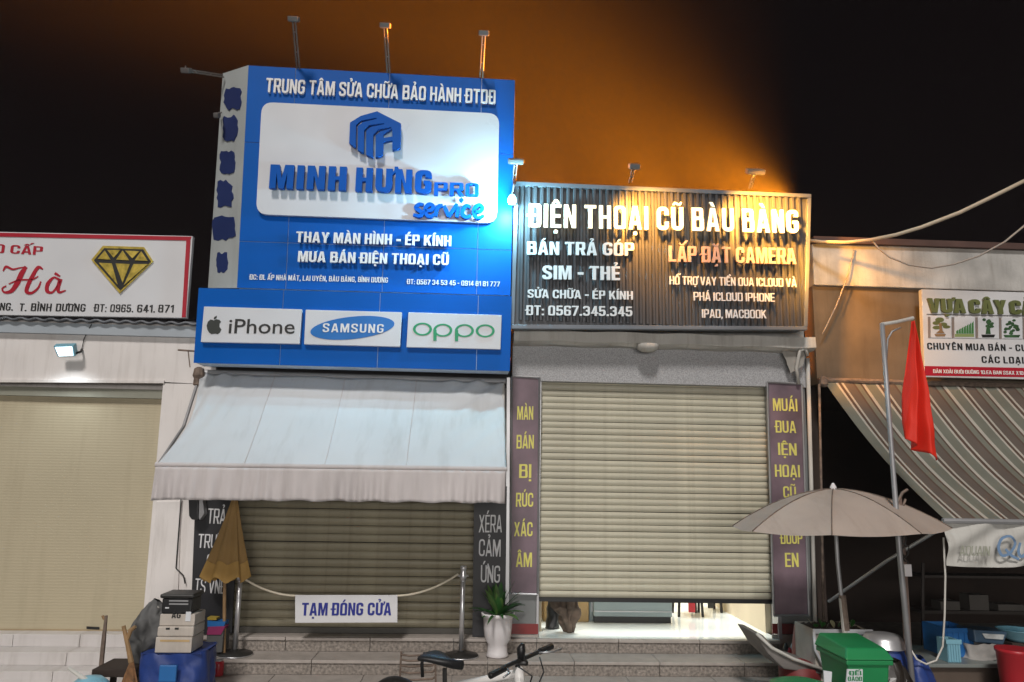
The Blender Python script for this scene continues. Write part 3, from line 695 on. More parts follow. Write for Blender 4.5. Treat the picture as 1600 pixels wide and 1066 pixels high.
# the lit cyan lamp on the right edge of the blue sign
cl = thing('corner_lamp', 'small bright cyan lamp shining on the right edge of the blue sign', 'light', P(800, 312, -.5))
MB().lathe(P(800, 312, -.5)+Vector((0, 0, -.05)), [(.0, 0), (.035, .005), (.045, .03), (.04, .07), (.02, .1)], 16).build('bulb', m_ledblue, cl, smooth=True)
MB().tube([P(800, 312, -.5)+Vector((0, 0, .05)), P(803, 290, -.45), P(805, 284, -.33)], .012, 8).build('arm', m_galv, cl)
lamp('corner_lamp_light', 'POINT', P(796, 316, -.60), 105, (.35, .8, 1), None, .05)
lamp('corner_lamp_wash', 'SPOT', P(812, 300, -1.0), 110, (.45, .78, 1), P(560, 420, -.35), .06, 110, 1)

# ------------------------------------------------------------------ ribbed sign of the right shop
RS = [(804, 283), (1268, 303), (1262, 516), (797, 513)]
YR = -.36
rs = thing('signboard', 'dark ribbed signboard with large glowing white letters, right of the blue sign', 'sign', P(1030, 515, YR))
MB().quad([(806, 286), (1266, 305), (1260, 513), (800, 510)], YR+.03, .25).build('backing', m_ribbed, rs)
for c in ([(804, 283), (1268, 303), (1268, 309), (804, 290)], [(798, 507), (1262, 510), (1262, 516), (797, 514)], [(804, 290), (811, 290.5), (804, 507), (798, 507)], [(1262, 309), (1268, 309), (1262.5, 510), (1256.5, 510)]):
    MB().quad(c, YR-.01, .06).build('frame_bar', m_frame, rs, bevel=.006)
xa, xb = P(810, 400, YR).x, P(1258, 400, YR).x
za, zb = P(1030, 509, YR).z, P(1030, 299, YR).z
nr = 44; pitchx = (xb-xa)/nr
rib0 = None
for i in range(nr):
    if rib0 is None:
        pr = [(-pitchx*.30, .03), (-pitchx*.27, .012), (-pitchx*.15, 0), (pitchx*.15, 0), (pitchx*.27, .012), (pitchx*.30, .03)]
        rib0 = MB().hexa([(x, y, 0) for x, y in pr], [(x, y, zb-za) for x, y in pr]).build('rib', m_ribbed, None); o = rib0
    else: o = rib0.copy(); COL.objects.link(o)
    o.parent = rs; o.location = Vector((xa+(i+.5)*pitchx, YR-.001, za-.012*(i/nr)+.02))-wpos(rs)
for body, a, b, cap, mm, bo, dp in (('BÁN TRẢ GÓP', (823, 399), (990, 401), 22, m_letw, .17, .03), ('SIM - THẺ', (847, 437.5), (968, 439), 23, m_letw, .18, .03),
      ('SỬA CHỮA - ÉP KÍNH', (824, 466), (988.5, 469), 14, m_letw, .16, .02), ('ĐT: 0567.345.345', (822, 493), (987.5, 495), 16, m_letw, .16, .02),
      ('LẮP ĐẶT CAMERA', (1044.5, 410), (1242.5, 414), 27, mat('red_lit_letter', (.42, .30, .28), .5), .17, .03), ('HỖ TRỢ VAY TIỀN QUA ICLOUD VÀ', (1046, 445), (1244, 449), 14, m_letw, .13, .015),  # camera line: reddish light put into the letter colour
      ('PHÁ ICLOUD IPHONE', (1083.5, 470), (1210, 472), 14, m_letw, .13, .015), ('IPAD, MACBOOK', (1096.5, 497), (1197, 498), 14, m_letw, .13, .015)):
    block(body, a, b, cap, YR-.03, mm, rs, dp, bo, split=True)
big = block('ĐIỆN THOẠI CŨ BÀU BÀNG', (826, 356), (1247, 365.5), 40, YR-.075, m_glow, rs, .025, .165, split=True, gap=.115)
for o in big:                        # amber light-emitting back on each letter lights the cladding behind it
    o.data.materials.append(m_halo); o.data.materials.append(m_letw)
    for p_ in o.data.polygons:
        p_.material_index = 1 if p_.normal.y > .5 else (0 if p_.normal.y < -.5 else 2)

# ------------------------------------------------------------------ right shop
rb = thing('right_shop_building', 'shop under the ribbed sign with a cream roller shutter raised a little', 'building', (P(1020, 995, 0).x, 0, 0))
xr0, xr1 = P(843, 770, .1).x, P(1200, 770, .1).x
xw0, xw1 = P(797, 770, 0).x, P(1268, 770, 0).x
zl0, zl1 = P(1020, 600, 0).z, P(1020, 545, 0).z
MB().box(xw0, xw1, -.02, .25, zl0, zl1).build('granite_lintel', m_granite, rb)
MB().box(xw0, xw1, .0, .25, zl1+.002, P(1030, 296, 0).z).build('upper_wall', m_concrete, rb)
def led(u, v):
    x = xw0+(xw1+.03-xw0)*u; k = v*4
    prof = [(-.005, zl1+.12), (-.20, zl1+.125), (-.21, zl1+.02), (-.15, zl1+.0), (-.005, zl1-.005)]
    i = min(3, int(k)); t = k-i; y = prof[i][0]*(1-t)+prof[i+1][0]*t; z = prof[i][1]*(1-t)+prof[i+1][1]*t
    return Vector((x, y+.006*math.sin(x*17), z+.006*math.sin(x*9+y*30)))
MB().grid(60, 4, led).build('canopy_ledge', m_ledge, rb, solid=.012)
MB().lathe(P(1012, 541, -.2)+Vector((0, 0, -.03)), [(.0, -.03), (.07, -.025), (.11, .0), (.115, .04), (.1, .05)], 20).build('canopy_lamp', m_ledge, rb, smooth=True)
MB().box(xr0, xr1, .12, .15, P(1020, 938, .1).z, zl0).build('shutter_back', m_dark, rb)
zb2 = P(1020, 938, .1).z
shutter(rb, xr0, xr1, .10, zb2+.02, zl0, .066, .016, m_cream)
MB().box(xr0, xr1, .075, .115, zb2-.02, zb2+.018).build('shutter_bottom_rail', m_black, rb)
MB().box(xr0-.03, xr0, -.005, .12, ZF, zl0).build('guide_rail', m_alu, rb, bevel=.004); MB().box(xr1, xr1+.04, -.03, .12, ZF, zl0).build('guide_rail', m_alu, rb, bevel=.004)
# left and right pillars
zpl = P(820, 700, 0).z
MB().box(xw0+.006, xr0-.032, .0, .25, .05, zl0-.002).build('pillar', mat('grey_pillar_tile', (.19, .20, .20), .35, var=.15), rb); MB().box(xr1+.042, xw1-.02, .0, .25, .05, zl0-.002).build('pillar', MATS['grey_pillar_tile'], rb)
for (x0, x1) in ((797, 841), (1207, 1262)):
    MB().rect(x0, 975, x1, 991, -.012, .011).build('red_tile', mat('red_brown_tile', (.22, .03, .03), .3), rb)
    MB().rect(x0, 992, x1, 1020, -.016, .015).build('pale_tile', m_nose, rb)
# interior
MB().box(xr0, xr1, -.06, 3.0, ZF-.03, ZF+.003).build('shop_floor', m_tile, rb)
MB().box(xw0, xr0+.05, .26, 3, ZF, 3.2).box(xr1-.02, xw1, .26, 3, ZF, 3.2).box(xw0, xw1, 3, 3.1, ZF, 3.2).build('interior_wall', mat('interior_cream_wall', (.58, .50, .36), .7, var=.08), rb)
MB().box(xw0, xw1, .16, 3.1, 3.2, 3.25).build('ceiling', m_white, rb)
lamp('shop_ceiling_light', 'AREA', ((xr0+xr1)/2, 1.3, 3.1), 170, (1, .99, .96), ((xr0+xr1)/2, 1.3, 0), 1.2)
xq = P(1195, 960, .5).x
MB().box(xq-.02, xq, .3, 2.6, ZF+.005, ZF+.55).build('wood_wainscot', m_woodlt, rb)
for k in range(6): MB().box(xq-.03, xq-.005, .4+.34*k, .66+.34*k, ZF+.58, ZF+.9).build('window_pane', m_glass, rb)
ct = thing('display_counter', 'grey display counter on the bright shop floor seen under the raised shutter', 'counter', P(990, 975, .75))
a, b = P(928, 950, .75).x, P(1050, 950, .75).x
MB().box(a, b, .75, 1.25, ZF+.07, ZF+.95).build('cabinet', m_counter, ct, bevel=.006)
MB().box(a+.01, b-.01, .765, 1.24, ZF+.003, ZF+.068).build('plinth', m_black, ct)
MB().box(a, b, .742, .749, ZF+.12, ZF+.13).build('groove_trim', m_alu, ct)
cb = thing('cardboard_box', 'cardboard box standing at the left inside the shop behind the cloth bundle', 'box', P(900, 970, .8))
MB().box(P(850, 960, .8).x, P(920, 960, .8).x, .8, 1.2, ZF+.003, ZF+.5).build('carton', m_card, cb, bevel=.006)
MB().box(P(882, 960, .8).x, P(888, 960, .8).x, .797, .7995, ZF+.01, ZF+.49).build('tape', mat('brown_tape', (.34, .22, .09), .3), cb)
cbn = thing('metal_cabinet', 'narrow grey metal cabinet between the box and the counter in the shop', 'cabinet', P(924, 972, .85))
MB().box(P(921, 960, .85).x, P(935, 960, .85).x, .86, 1.2, ZF+.003, ZF+.6).build('body', m_counter, cbn, bevel=.005)
MB().box(P(924, 960, .85).x, P(930, 960, .85).x, .85, .859, ZF+.1, ZF+.5).build('door', m_alu, cbn)
bn = MB()
def lump(u, v):
    t = 2*PI*u; r = (.10+.05*math.sin(3*t+v*5)+.025*math.sin(7*t+3))*(.35+1.1*v*(1.15-v*.6)); h = v*.42
    return Vector((P(885, 985, .2).x + r*math.cos(t)-.07*v+.03, .22+r*.8*math.sin(t), ZF+.005+h))
crumple(bn.grid(60, 24, lump), .025, 9, 2); tag(bn.build('cloth_bundle', m_brownfab, smooth=True, solid=.01), 'brown cloth bundle standing in the shop doorway under the shutter', 'cloth')
blk = crumple(MB().grid(40, 16, lambda a, b: Vector((P(866, 985, .3).x+(.07-.02*b)*math.cos(2*PI*a), .42+.06*math.sin(2*PI*a), ZF+.004+.4*b))), .02, 9, 6)
tag(blk.build('black_bag', m_black, smooth=True, solid=.008), 'black bag standing behind the brown cloth bundle in the shop doorway', 'bag')
def chair(x, y, label, m, rz=0):
    t = thing('stool', label, 'chair', (x, y, ZF+.003))
    for sx in (-.14, .14):
        for sy in (-.14, .14): MB().tube([(x+sx, y+sy, ZF+.003), (x+sx*.85, y+sy*.85, ZF+.45)], .016, 6).build('leg', m_tar, t)
    MB().box(x-.17, x+.17, y-.17, y+.17, ZF+.45, ZF+.49).build('seat', m, t, bevel=.01)
    MB().box(x-.04, x+.04, y-.19, y-.172, ZF+.06, ZF+.46).build('backrest', m, t, bevel=.01)
chair(P(1078, 960, 1.2).x, 1.3, 'red chair with dark legs deep inside the shop right of the counter', m_redp)
chair(P(1112, 958, 1.4).x, 1.6, 'dark chair beside the red chair inside the shop', m_tar)
# mauve pillar banners
banner('banner', [(800, 588), (843, 590), (840, 929), (797, 928)], -.04, m_purple, 'mauve banner with yellow lettering on the pillar right of the pale awning',
       [('MÀN', (808, 656), (833, 656), 21), ('BÁN', (807, 701), (834, 701), 21), ('BỊ', (811, 747), (830, 747), 21), ('RÚC', (806, 792), (833, 792), 21), ('XÁC', (803, 838), (832, 838), 21), ('ÂM', (806, 886), (831, 886), 21)], m_yellow, m_alu)
banner('banner', [(1199, 597), (1253, 600), (1264, 962), (1209, 962)], -.06, m_purple, 'mauve banner with yellow lettering on the pillar behind the open umbrella',
       [('MUÁI', (1208, 642), (1246, 643), 20), ('ĐUA', (1212, 676), (1244, 677), 19), ('IỆN', (1216, 711), (1245, 712), 19), ('HOẠI', (1211, 745), (1250, 746), 19), ('CŨ', (1224, 778), (1244, 779), 18), ('ĐOUP', (1220, 850), (1254, 850), 18), ('EN', (1227, 886), (1248, 886), 21)], m_yellow, m_alu)
# posts right of the right shop
for (x0, x1, lab, w_) in ((1262, 1274, 'pale vertical pipe at the right edge of the right shop', .022), (1280, 1287, 'thin vertical pipe standing next to the striped awning corner', .014)):
    tag(MB().tube([P(x0, 560 if x0 < 1270 else 600, -.05), P((x0+x1)/2, 780, -.05), P(x1, 1000, -.05)], w_, 8).build('drain_pipe', m_rust if x0 > 1270 else m_ledge, smooth=True), lab, 'pipe')

MB().tube([P(1262, 556, -.16), P(1258, 545, -.18), P(1250, 548, -.18), P(1244, 575, -.14), P(1248, 600, -.1)], .018, 8).build('bent_pipe', m_ledge, rb, smooth=True)
crumple(MB().grid(14, 10, lambda a, b: P(1222+38*a*(1-.55*b)+14*b, 549+34*b*(1-.3*a), -.13)), .012, 12, 1).build('torn_canvas', mat('grey_canvas', (.34, .32, .29), .85, var=.2, stain=.3), rb, smooth=True)
# ------------------------------------------------------------------ right house with striped awning
XH0, XH1 = P(1272, 500, .15).x, 12
rh = thing('low_house', 'low concrete house on the right, behind the plant sign and striped awning', 'building', (XH0+1, .15, 0))
z378, z450, z600 = P(1430, 388, .15).z, P(1430, 452, .15).z, P(1430, 604, .15).z
MB().box(XH0, XH1, .10, .4, z450, z378).build('parapet', m_concrete, rh, bevel=.01)
MB().box(XH0, XH1, .05, .5, z378+.001, z378+.07).build('roof_edge', mat('rusty_roof_edge', (.10, .055, .045), .7, var=.3), rh)
MB().box(XH0, XH1, .15, .4, z600, z450-.001).build('upper_wall', mat('brown_plaster', (.13, .10, .07), .85, var=.25, stain=.4), rh)
MB().box(XH0, XH1, .10, .149, z600+.0, z600+.06).build('wall_ledge', mat('brown_ledge', (.17, .12, .09), .8), rh)
MB().box(XH0, XH1, 3.2, 3.3, 0, z600).box(XH0, XH0+.1, .41, 3.2, 0, z600).box(XH1-.1, XH1, .41, 3.2, 0, z600).build('interior_wall', m_brown, rh)  # near-black walls, shade of the unlit room put into their colour
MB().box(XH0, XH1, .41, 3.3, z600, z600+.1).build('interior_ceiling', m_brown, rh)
# dim shelves and pale panels in the dark room
sh = thing('storage_shelf', 'dim shelf with pale goods deep in the dark room under the striped awning', 'shelf', P(1500, 960, 1.6))
MB().rect(1440, 955, 1620, 960, 1.6, .3).build('board', mat('dim_board', (.06, .05, .045), .7), sh); MB().rect(1440, 900, 1620, 904, 1.6, .3).build('board', MATS['dim_board'], sh)
for a_, b_, y_ in ((1470, 1500, 940), (1515, 1545, 930), (1560, 1600, 945)): MB().rect(a_, y_, b_, 955, 1.65, .2).build('carton', mat('dim_carton', (.12, .11, .10), .7), sh)
for x_ in (1442, 1618): MB().tube([P(x_, 880, 1.6), P(x_, 1060, 1.6)], .02, 6).build('post', MATS['dim_board'], sh)

# striped awning
aw = thing('striped_awning', 'striped brown and cream fabric awning sloping down in front of the dark room', 'awning', P(1440, 602, .1))
A0, A1 = P(1288, 597, .08), P(1288, 597, .08)+Vector((4.2, 0, 0))
B0, B1 = P(1477, 813, -1.75), P(1477, 813, -1.75)+Vector((3.6, 0, 0))
m_str = [mat('olive_stripe', (.15, .15, .12), .8, var=.15, stain=.2), mat('brown_stripe', (.11, .085, .07), .8, var=.15, stain=.2), mat('cream_stripe', (.40, .37, .32), .8, var=.1, stain=.2), mat('rust_stripe', (.09, .055, .04), .8, var=.15)]
seq = [(0, .10), (2, .022), (3, .03), (2, .022), (1, .09), (3, .02), (0, .05), (3, .02), (2, .03)]
u = 0; k = 0
while u < 3.6:
    mi, wd = seq[k % len(seq)]; k += 1
    u0, u1 = u/3.6, min(1, (u+wd)/3.6); u += wd
    def f(a, b, u0=u0, u1=u1):
        t = u0+(u1-u0)*a; p = A0.lerp(A1, t).lerp(B0.lerp(B1, t), b)
        return p + Vector((0, 0, -.10*math.sin(PI*b)*(1+.3*math.sin(t*9))+.008*math.sin(t*40+b*3)))
    MB().grid(2, 14, f).build('stripe', m_str[mi], aw, smooth=True)
MB().tube([B0+Vector((-.02, 0, -.005)), B1], .022, 8).build('front_bar', m_galv, aw)
MB().tube([A0+Vector((-.03, 0, .02)), A1], .03, 8).build('roller', m_rust, aw)
MB().tube([P(1295, 940, -.3), P(1385, 877, -.9), P(1476, 822, -1.7)], .016, 8).build('brace', m_alu, aw)
MB().lathe(A0+Vector((-.02, -.02, -.06)), [(.03, 0), (.05, .03), (.05, .09), (.02, .12)], 10).build('gear_box', m_rust, aw)
hbn = thing('hanging_banner', 'crumpled white banner with blue script hanging below the striped awning bar', 'banner', P(1540, 820, -1.74))
def hb_(a, b):
    x = 1479+190*a; y = 816+(68+3*math.sin(a*5))*b
    p = P(x, y, -1.74); p.y += .03*math.sin(a*11+b*6)*b + .025*math.sin((a*1.6+b)*9); return p
MB().grid(40, 14, hb_).build('cloth', mat('dirty_white_banner', (.50, .49, .46), .8, var=.08, stain=.35), hbn, smooth=True)
QUAN = [[[(1586, 846), (1578, 838), (1565, 842), (1560, 856), (1566, 868), (1578, 864), (1586, 850), (1582, 840)], [(1571, 858), (1580, 868), (1592, 874)]], [[(1594, 848), (1591, 862), (1596, 870), (1604, 862), (1608, 848)], [(1608, 848), (1606, 864), (1612, 868)]]]
script(QUAN, -1.80, mat('blue_script_print', (.16, .26, .42), .6), hbn, 4.5, .003)
block('AQUAIN', (1499, 868), (1546, 869), 15, -1.795, mat('faded_olive_print', (.30, .31, .25), .6), hbn, .003, .1, shear=.15)

# plant sign
PS = [(1440, 452), (1760, 462), (1760, 596), (1445, 589)]
ps = thing('signboard', 'white plant nursery signboard with green lettering and four pictures above the striped awning', 'sign', P(1520, 590, -.05))
MB().quad(PS, -.05, .06).build('panel', m_signwhite, ps, bevel=.004)
m_grl = mat('olive_green_letter', (.13, .15, .05), .5, var=.2); m_grd = mat('deep_green_print', (.03, .09, .03), .6, var=.4, vs=12); m_gry = mat('grey_rule', (.16, .15, .15), .6)
block('VỰA CÂY CẢNH', (1449, 489), (1652, 494), 24, -.051, m_grl, ps, .03, .2, split=True, gap=.05, space=.12)
MB().quad([(1448, 490.5), (1720, 495), (1720, 496.5), (1448, 492)], -.054, .003).build('rule', m_gry, ps)
block('CHUYÊN MUA BÁN - CUNG CẤP', (1449, 546), (1655, 550), 11, -.051, m_ink, ps, .004, .15, gap=.13)
block('CÁC LOẠI CÂY', (1534, 567), (1634, 569), 11, -.051, m_ink, ps, .004, .15, gap=.13)
MB().quad([(1445, 572), (1760, 578), (1760, 592), (1445.5, 587)], -.054, .003).build('red_strip', m_red, ps)
block('BÁN XOÀI BUÔI ĐUÔNG 10.EA BAN SSAX X10', (1458, 583), (1599, 586), 6, -.055, m_letw, ps, .003, .14)
for i, x in enumerate((1454, 1491, 1528, 1565, 1602, 1639)):
    y = 495+i*.5
    pc = MB().quad([(x, y), (x+32, y+.4), (x+32.5, y+33), (x+.5, y+32.6)], -.058, .006).build('picture', m_plate, ps)
    MB().quad([(x-4, y), (x-.6, y), (x-.2, y+33), (x-3.5, y+33)], -.056, .004).build('divider', mat('taupe_print', (.24, .2, .18), .6), ps)
    q = lambda L: [(x+a_, y+b_) for a_, b_ in L]
    rr = random.Random(i)
    if i == 0:
        for (cx, cy, a_, b_) in ((14, 5, 7, 4), (9, 10, 6, 3), (20, 12, 6, 3), (25, 16, 6, 2.5), (10, 17, 7, 3)): poly('tree_print', [q(ell(cx, cy, a_, b_, 14))], -.0585, .002, m_grl, pc)
        poly('trunk_print', [q([(13, 10), (17, 10), (19, 22), (22, 26), (8, 26), (14, 21)])], -.061, .001, m_wood, pc)
        poly('pot_print', [q([(6, 27), (24, 27), (22, 31), (8, 31)])], -.0585, .002, m_wood, pc)
    elif i == 1:
        for k in range(7): poly('hedge_print', [q([(3+4*k, 22-1.9*k), (6+4*k, 20-2.3*k), (6.5+4*k, 26), (3+4*k, 26)])], -.0585, .002, mat('bright_green_print', (.06, .22, .06), .6), pc)
        poly('grass_print', [q([(1, 26.5), (31, 26.5), (31, 31), (1, 31)])], -.0585, .002, mat('yellow_green_print', (.25, .33, .12), .6), pc)
    elif i == 2:
        for k in range(14): poly('leaf_print', [q(ell(16+rr.uniform(-7, 7), 9+rr.uniform(-6, 6), 2.6, 2, 10))], -.0585-.0002*k, .002, m_grd, pc)
        poly('trunk_print', [q([(14, 12), (18, 12), (20, 26), (12, 26)])], -.0615, .001, m_grd, pc)
        poly('pot_print', [q([(5, 27), (27, 27), (25, 31.5), (7, 31.5)])], -.0585, .002, m_ink, pc)
    else:
        for k in range(26):
            yy = rr.uniform(4, 25); poly('leaf_print', [q(ell(16+rr.uniform(-1, 1)*(3+yy*.45), yy, 2.8, 2, 10))], -.0585-.0001*k, .002, m_grd, pc)
        poly('ground_print', [q([(3, 27), (29, 27), (27, 31), (5, 31)])], -.0585, .002, m_grd, pc)

# flag on its pole
fp = thing('flag_pole', 'thin grey pole with a top crossbar holding the red flag', 'pole', P(1425, 1066, -1.85))
pb = P(1424, 1066, -1.85); pb = Vector((pb.x+.02, -1.85, 0))
MB().tube([P(1378, 506, -1.85), P(1392, 690, -1.85), P(1406, 870, -1.85), pb], [.02, .02, .022, .024], 8).build('pole', m_galv, fp, smooth=True)
MB().tube([P(1377, 507, -1.85), P(1402, 503, -1.85), P(1427, 497, -1.85)], .015, 8).build('crossbar', m_ledge, fp)
MB().tube([P(1385, 560, -1.85), P(1387, 530, -1.85), P(1394, 518, -1.85), P(1407, 512, -1.85)], .008, 6).build('hook', m_galv, fp, smooth=True)
fl_ = thing('flag', 'plain red flag hanging folded from the grey pole', 'flag', P(1427, 500, -1.88))
def flg(a, b):  # folded drape
    L = [(1425, 502), (1420, 570), (1414, 650), (1412, 686)]; Rr = [(1428, 502), (1440, 570), (1452, 650), (1463, 720)]
    i = min(2, int(b*3)); t = b*3-i
    x0 = L[i][0]*(1-t)+L[i+1][0]*t; y0 = L[i][1]*(1-t)+L[i+1][1]*t; x1 = Rr[i][0]*(1-t)+Rr[i+1][0]*t; y1 = Rr[i][1]*(1-t)+Rr[i+1][1]*t
    p = P(x0+(x1-x0)*a, y0+(y1-y0)*a, -1.88); p.y += (.02+.06*b)*math.sin(a*10+b*3)+.03*b*math.sin(a*19+b*5)+.02*NZ.noise(Vector((a*3, b*5, 1))); return p
MB().grid(36, 40, flg).build('cloth', m_flag, fl_, smooth=True, solid=.003)
wp_ = thing('awning_post', 'brown wooden post with tangled wires right of the grey flag pole', 'post', P(1420, 1066, -1.7))
MB().tube([P(1403, 778, -1.7), P(1412, 900, -1.7), Vector((P(1421, 1066, -1.7).x, -1.7, 0))], .03, 8).build('shaft', mat('post_wood', (.16, .11, .09), .8, var=.3), wp_)
for k in range(4):
    pts = [P(1405+random.uniform(-6, 12), 830+i*12, -1.75)+Vector((0, random.uniform(-.05, .02), 0)) for i in range(5)]
    MB().tube(pts, .006, 5).build('wire', m_tar, wp_, smooth=True)
MB().rect(1414, 882, 1425, 901, -1.76, .03).build('socket_box', m_pot, wp_, bevel=.004)
MB().tube([P(1400, 790, -1.72), P(1410, 770, -1.72), P(1418, 765, -1.72)], .012, 6).tube([P(1407, 800, -1.72), P(1415, 780, -1.72)], .010, 6).build('branch_arm', m_rust, wp_)

# open umbrella
YU = -1.45
um = thing('patio_umbrella', 'large faded pinkish brown open umbrella in front of the dark room', 'umbrella', P(1322, 1005, YU))
ua = P(1302, 764, YU); ubz = P(1302, 824, YU).z; ur = 158*sc(YU)
tilt = Matrix.Translation(ua) @ Matrix.Rotation(R_(-2), 4, 'Y') @ Matrix.Translation(-ua)
for k in range(8):
    def gore(a, b, k=k):
        t = 2*PI*(k+a)/8+.3; sg = 1-.085*math.sin(PI*a)*b
        r = ur*b*sg; z = ua.z-(ua.z-ubz)*(b**1.8) - .03*math.sin(PI*a)*b*(1-.4*b)+.004*NZ.noise(Vector((a*3+k, b*6, 2)))
        return Vector((ua.x+r*math.cos(t), ua.y+r*math.sin(t), z))
    MB().grid(6, 10, gore).rot(tilt).build('canopy_panel', m_pinkcl, um, smooth=True)
    t = 2*PI*k/8+.3
    MB().tube([ua+Vector((0, 0, -.03)), Vector((ua.x+ur*.5*math.cos(t), ua.y+ur*.5*math.sin(t), ua.z-(ua.z-ubz)*.29-.012)), Vector((ua.x+ur*.98*math.cos(t), ua.y+ur*.98*math.sin(t), ubz-.0))], .006, 5).rot(tilt).build('rib', m_galv, um)
    def sm(b_, t=t):
        return Vector((ua.x+ur*b_*math.cos(t), ua.y+ur*b_*math.sin(t), ua.z-(ua.z-ubz)*b_**1.8+.003))
    MB().tube([sm(q_/8) for q_ in range(9)], .005, 5).rot(tilt).build('seam', m_rust, um, smooth=True)
MB().lathe(ua, [(.03, -.01), (.025, .02), (.008, .05)], 10).build('finial', m_pot, um)
MB().tube([ua-Vector((0, 0, .02)), P(1309, 880, YU), P(1316, 945, YU)], .017, 8).build('upper_pole', m_galv, um)
MB().tube([P(1315, 935, YU), P(1322, 1010, YU), Vector((P(1322, 1010, YU).x+.04, YU, .0))], .024, 8).build('lower_pole', m_ledge, um)
MB().tube([P(1322, 985, YU), P(1316, 930, YU)], .03, 8).build('collar', m_rust, um)

# ------------------------------------------------------------------ pale awning of the middle shop
pa = thing('awning', 'pale grey fabric awning with a ruffled valance below the blue sign', 'awning', P(550, 590, -.05))
YA0, YA1 = -.06, -1.15
T0, T1, F0, F1 = P(312, 583, YA0), P(787, 597, YA0), P(245, 726, YA1), P(790, 733, YA1)
def awf(a, b):
    p = T0.lerp(T1, a).lerp(F0.lerp(F1, a), b)
    w_ = .020*math.exp(-((a-.93)/.12)**2)*math.sin((a*70+b*26))*(1-b*.8) + .018*math.exp(-(a/.16)**2)*math.sin(a*95+b*9)*(1-b) + .007*NZ.noise(Vector((a*14, b*3, 1)))*(1-b*.5) + .006*math.exp(-((a-.47)/.006)**2)
    edge = -.035*math.sin(PI*b)*(math.exp(-a/.05))
    return p + Vector((.10*math.sin(PI*b)*math.exp(-a/.05), 0, -.03*math.sin(PI*b)*(.6+.4*math.sin(a*PI)) + w_ + .006*math.sin(a*23+b*4)*(1-b)+edge*.3))
MB().grid(180, 30, awf).build('fabric', m_awn, pa, smooth=True, solid=.003)
MB().tube([F0+Vector((-.01, 0, 0)), F1+Vector((.01, 0, 0))], .022, 10).build('front_bar', m_val, pa)
for a_ in (.245, .475, .71): MB().tube([awf(a_, q_/16)+Vector((0, -.003, .003)) for q_ in range(17)], .0035, 5).build('seam', m_val, pa, smooth=True)
def vlf(a, b):
    p = F0.lerp(F1, a) + Vector((-.012*b if a < .02 else 0, -.024, -.018))
    zl = .275 + .006*math.sin(a*58)*(1 if a > .3 else .2) + .012*math.exp(-a/.02)
    amp = (.010+.012*math.sin(a*7+1)**2)*b**.7
    return p + Vector((0, amp*math.sin(a*150+2*math.sin(a*21)) + .012*math.sin(a*37)*b - .02*b*math.sin(a*9), -zl*b))
MB().grid(260, 10, vlf).build('valance', m_val, pa, smooth=True, solid=.003)
MB().tube([T0+Vector((-.03, .02, .01)), T1+Vector((.02, .02, .01))], .03, 10).build('roller', m_galv, pa)
for s_ in (T0, T1):
    e = F0 if s_ is T0 else F1
    MB().tube([s_+Vector((0, 0, -.04)), s_.lerp(e, .5)+Vector((0, .12, -.10)), e+Vector((0, .02, -.01))], .016, 6).build('folding_arm', m_galv, pa)
MB().tube([P(786, 600, -.08), P(789, 735, -1.0)], .014, 6).build('side_rod', m_ledge, pa)
gb = MB().lathe(P(310, 592, -.12), [(.02, -.08), (.05, -.06), (.045, .0), (.06, .03), (.05, .10), (.02, .12)], 10)
gb.build('gear_head', m_rust, pa)
tag(MB().tube([P(278, 547, -.42), P(306, 549, -.40)], .01, 6).tube([P(294, 548, -.41), P(297, 574, -.41)], .006, 5).build('metal_bracket', m_rust), 'small rusty bracket sticking out left of the low blue sign', 'bracket')
# speaker-like box under the awning
sp = thing('wall_box', 'black and grey wall box just under the left end of the awning valance', 'box', P(305, 808, -.18))
MB().quad([(294, 770), (310, 770), (309, 813), (299, 812), (295, 806)], -.2, .14).build('case', m_black, sp, bevel=.008)
MB().quad([(311, 770), (316, 772), (319, 803), (312, 813), (310, 810)], -.18, .10).build('cover', m_galv, sp, bevel=.006)

# ------------------------------------------------------------------ barrier: two stanchions, rope, sign
def stanchion(px, label):
    bx = P(px, 1030, -.27).x
    t = thing('stanchion', label, 'stanchion', (bx, -.27, .262), 'stanchions of the rope barrier')
    c = Vector((bx, -.27, .262)); H = P(px, 890, -.27).z-.262
    MB().lathe(c, [(.155, 0), (.165, .008), (.16, .018), (.05, .03), (.024, .05)], 32).build('base', m_tar, t, smooth=True)
    MB().lathe(c, [(.167, .001), (.172, .004), (.168, .009)], 32, False).build('base_rim', m_steel, t, smooth=True)
    MB().lathe(c, [(.023, .04), (.023, H-.02)], 16).build('post', m_steel, t, smooth=True)
    MB().lathe(c, [(.030, H-.10), (.034, H-.07), (.034, H-.05), (.026, H-.02), (.026, H+.0), (.032, H+.01), (.028, H+.035), (.0, H+.04)], 16).build('cap', m_steel, t, smooth=True)
    for s_ in (-1, 1): MB().tube([c+Vector((s_*.03, 0, H-.06)), c+Vector((s_*.05, -.01, H-.055))], .010, 8).build('hook', m_steel, t)
    return t
stanchion(366, 'steel stanchion on the steps in front of the folded brown umbrella')
stanchion(720, 'steel stanchion on the steps left of the potted plant')
rp = MB()
def cat(a, b, sag, n=14): return [a.lerp(b, i/n)+Vector((0, 0, -sag*4*(i/n)*(1-i/n))) for i in range(n+1)]
rp.tube(cat(P(371, 897, -.29), P(465, 931, -.30), .05), .010, 8); rp.tube(cat(P(618, 931, -.30), P(716, 897, -.29), .05), .010, 8); rp.tube([P(463, 931, -.30), P(540, 933, -.29), P(620, 931, -.30)], .010, 8)
tag(rp.build('barrier_rope', m_rope, smooth=True), 'cream rope strung between the two steel stanchions', 'rope')
hs = thing('hanging_sign', 'white sign with blue lettering hanging on the rope in front of the olive shutter', 'sign', P(541, 972, -.31))
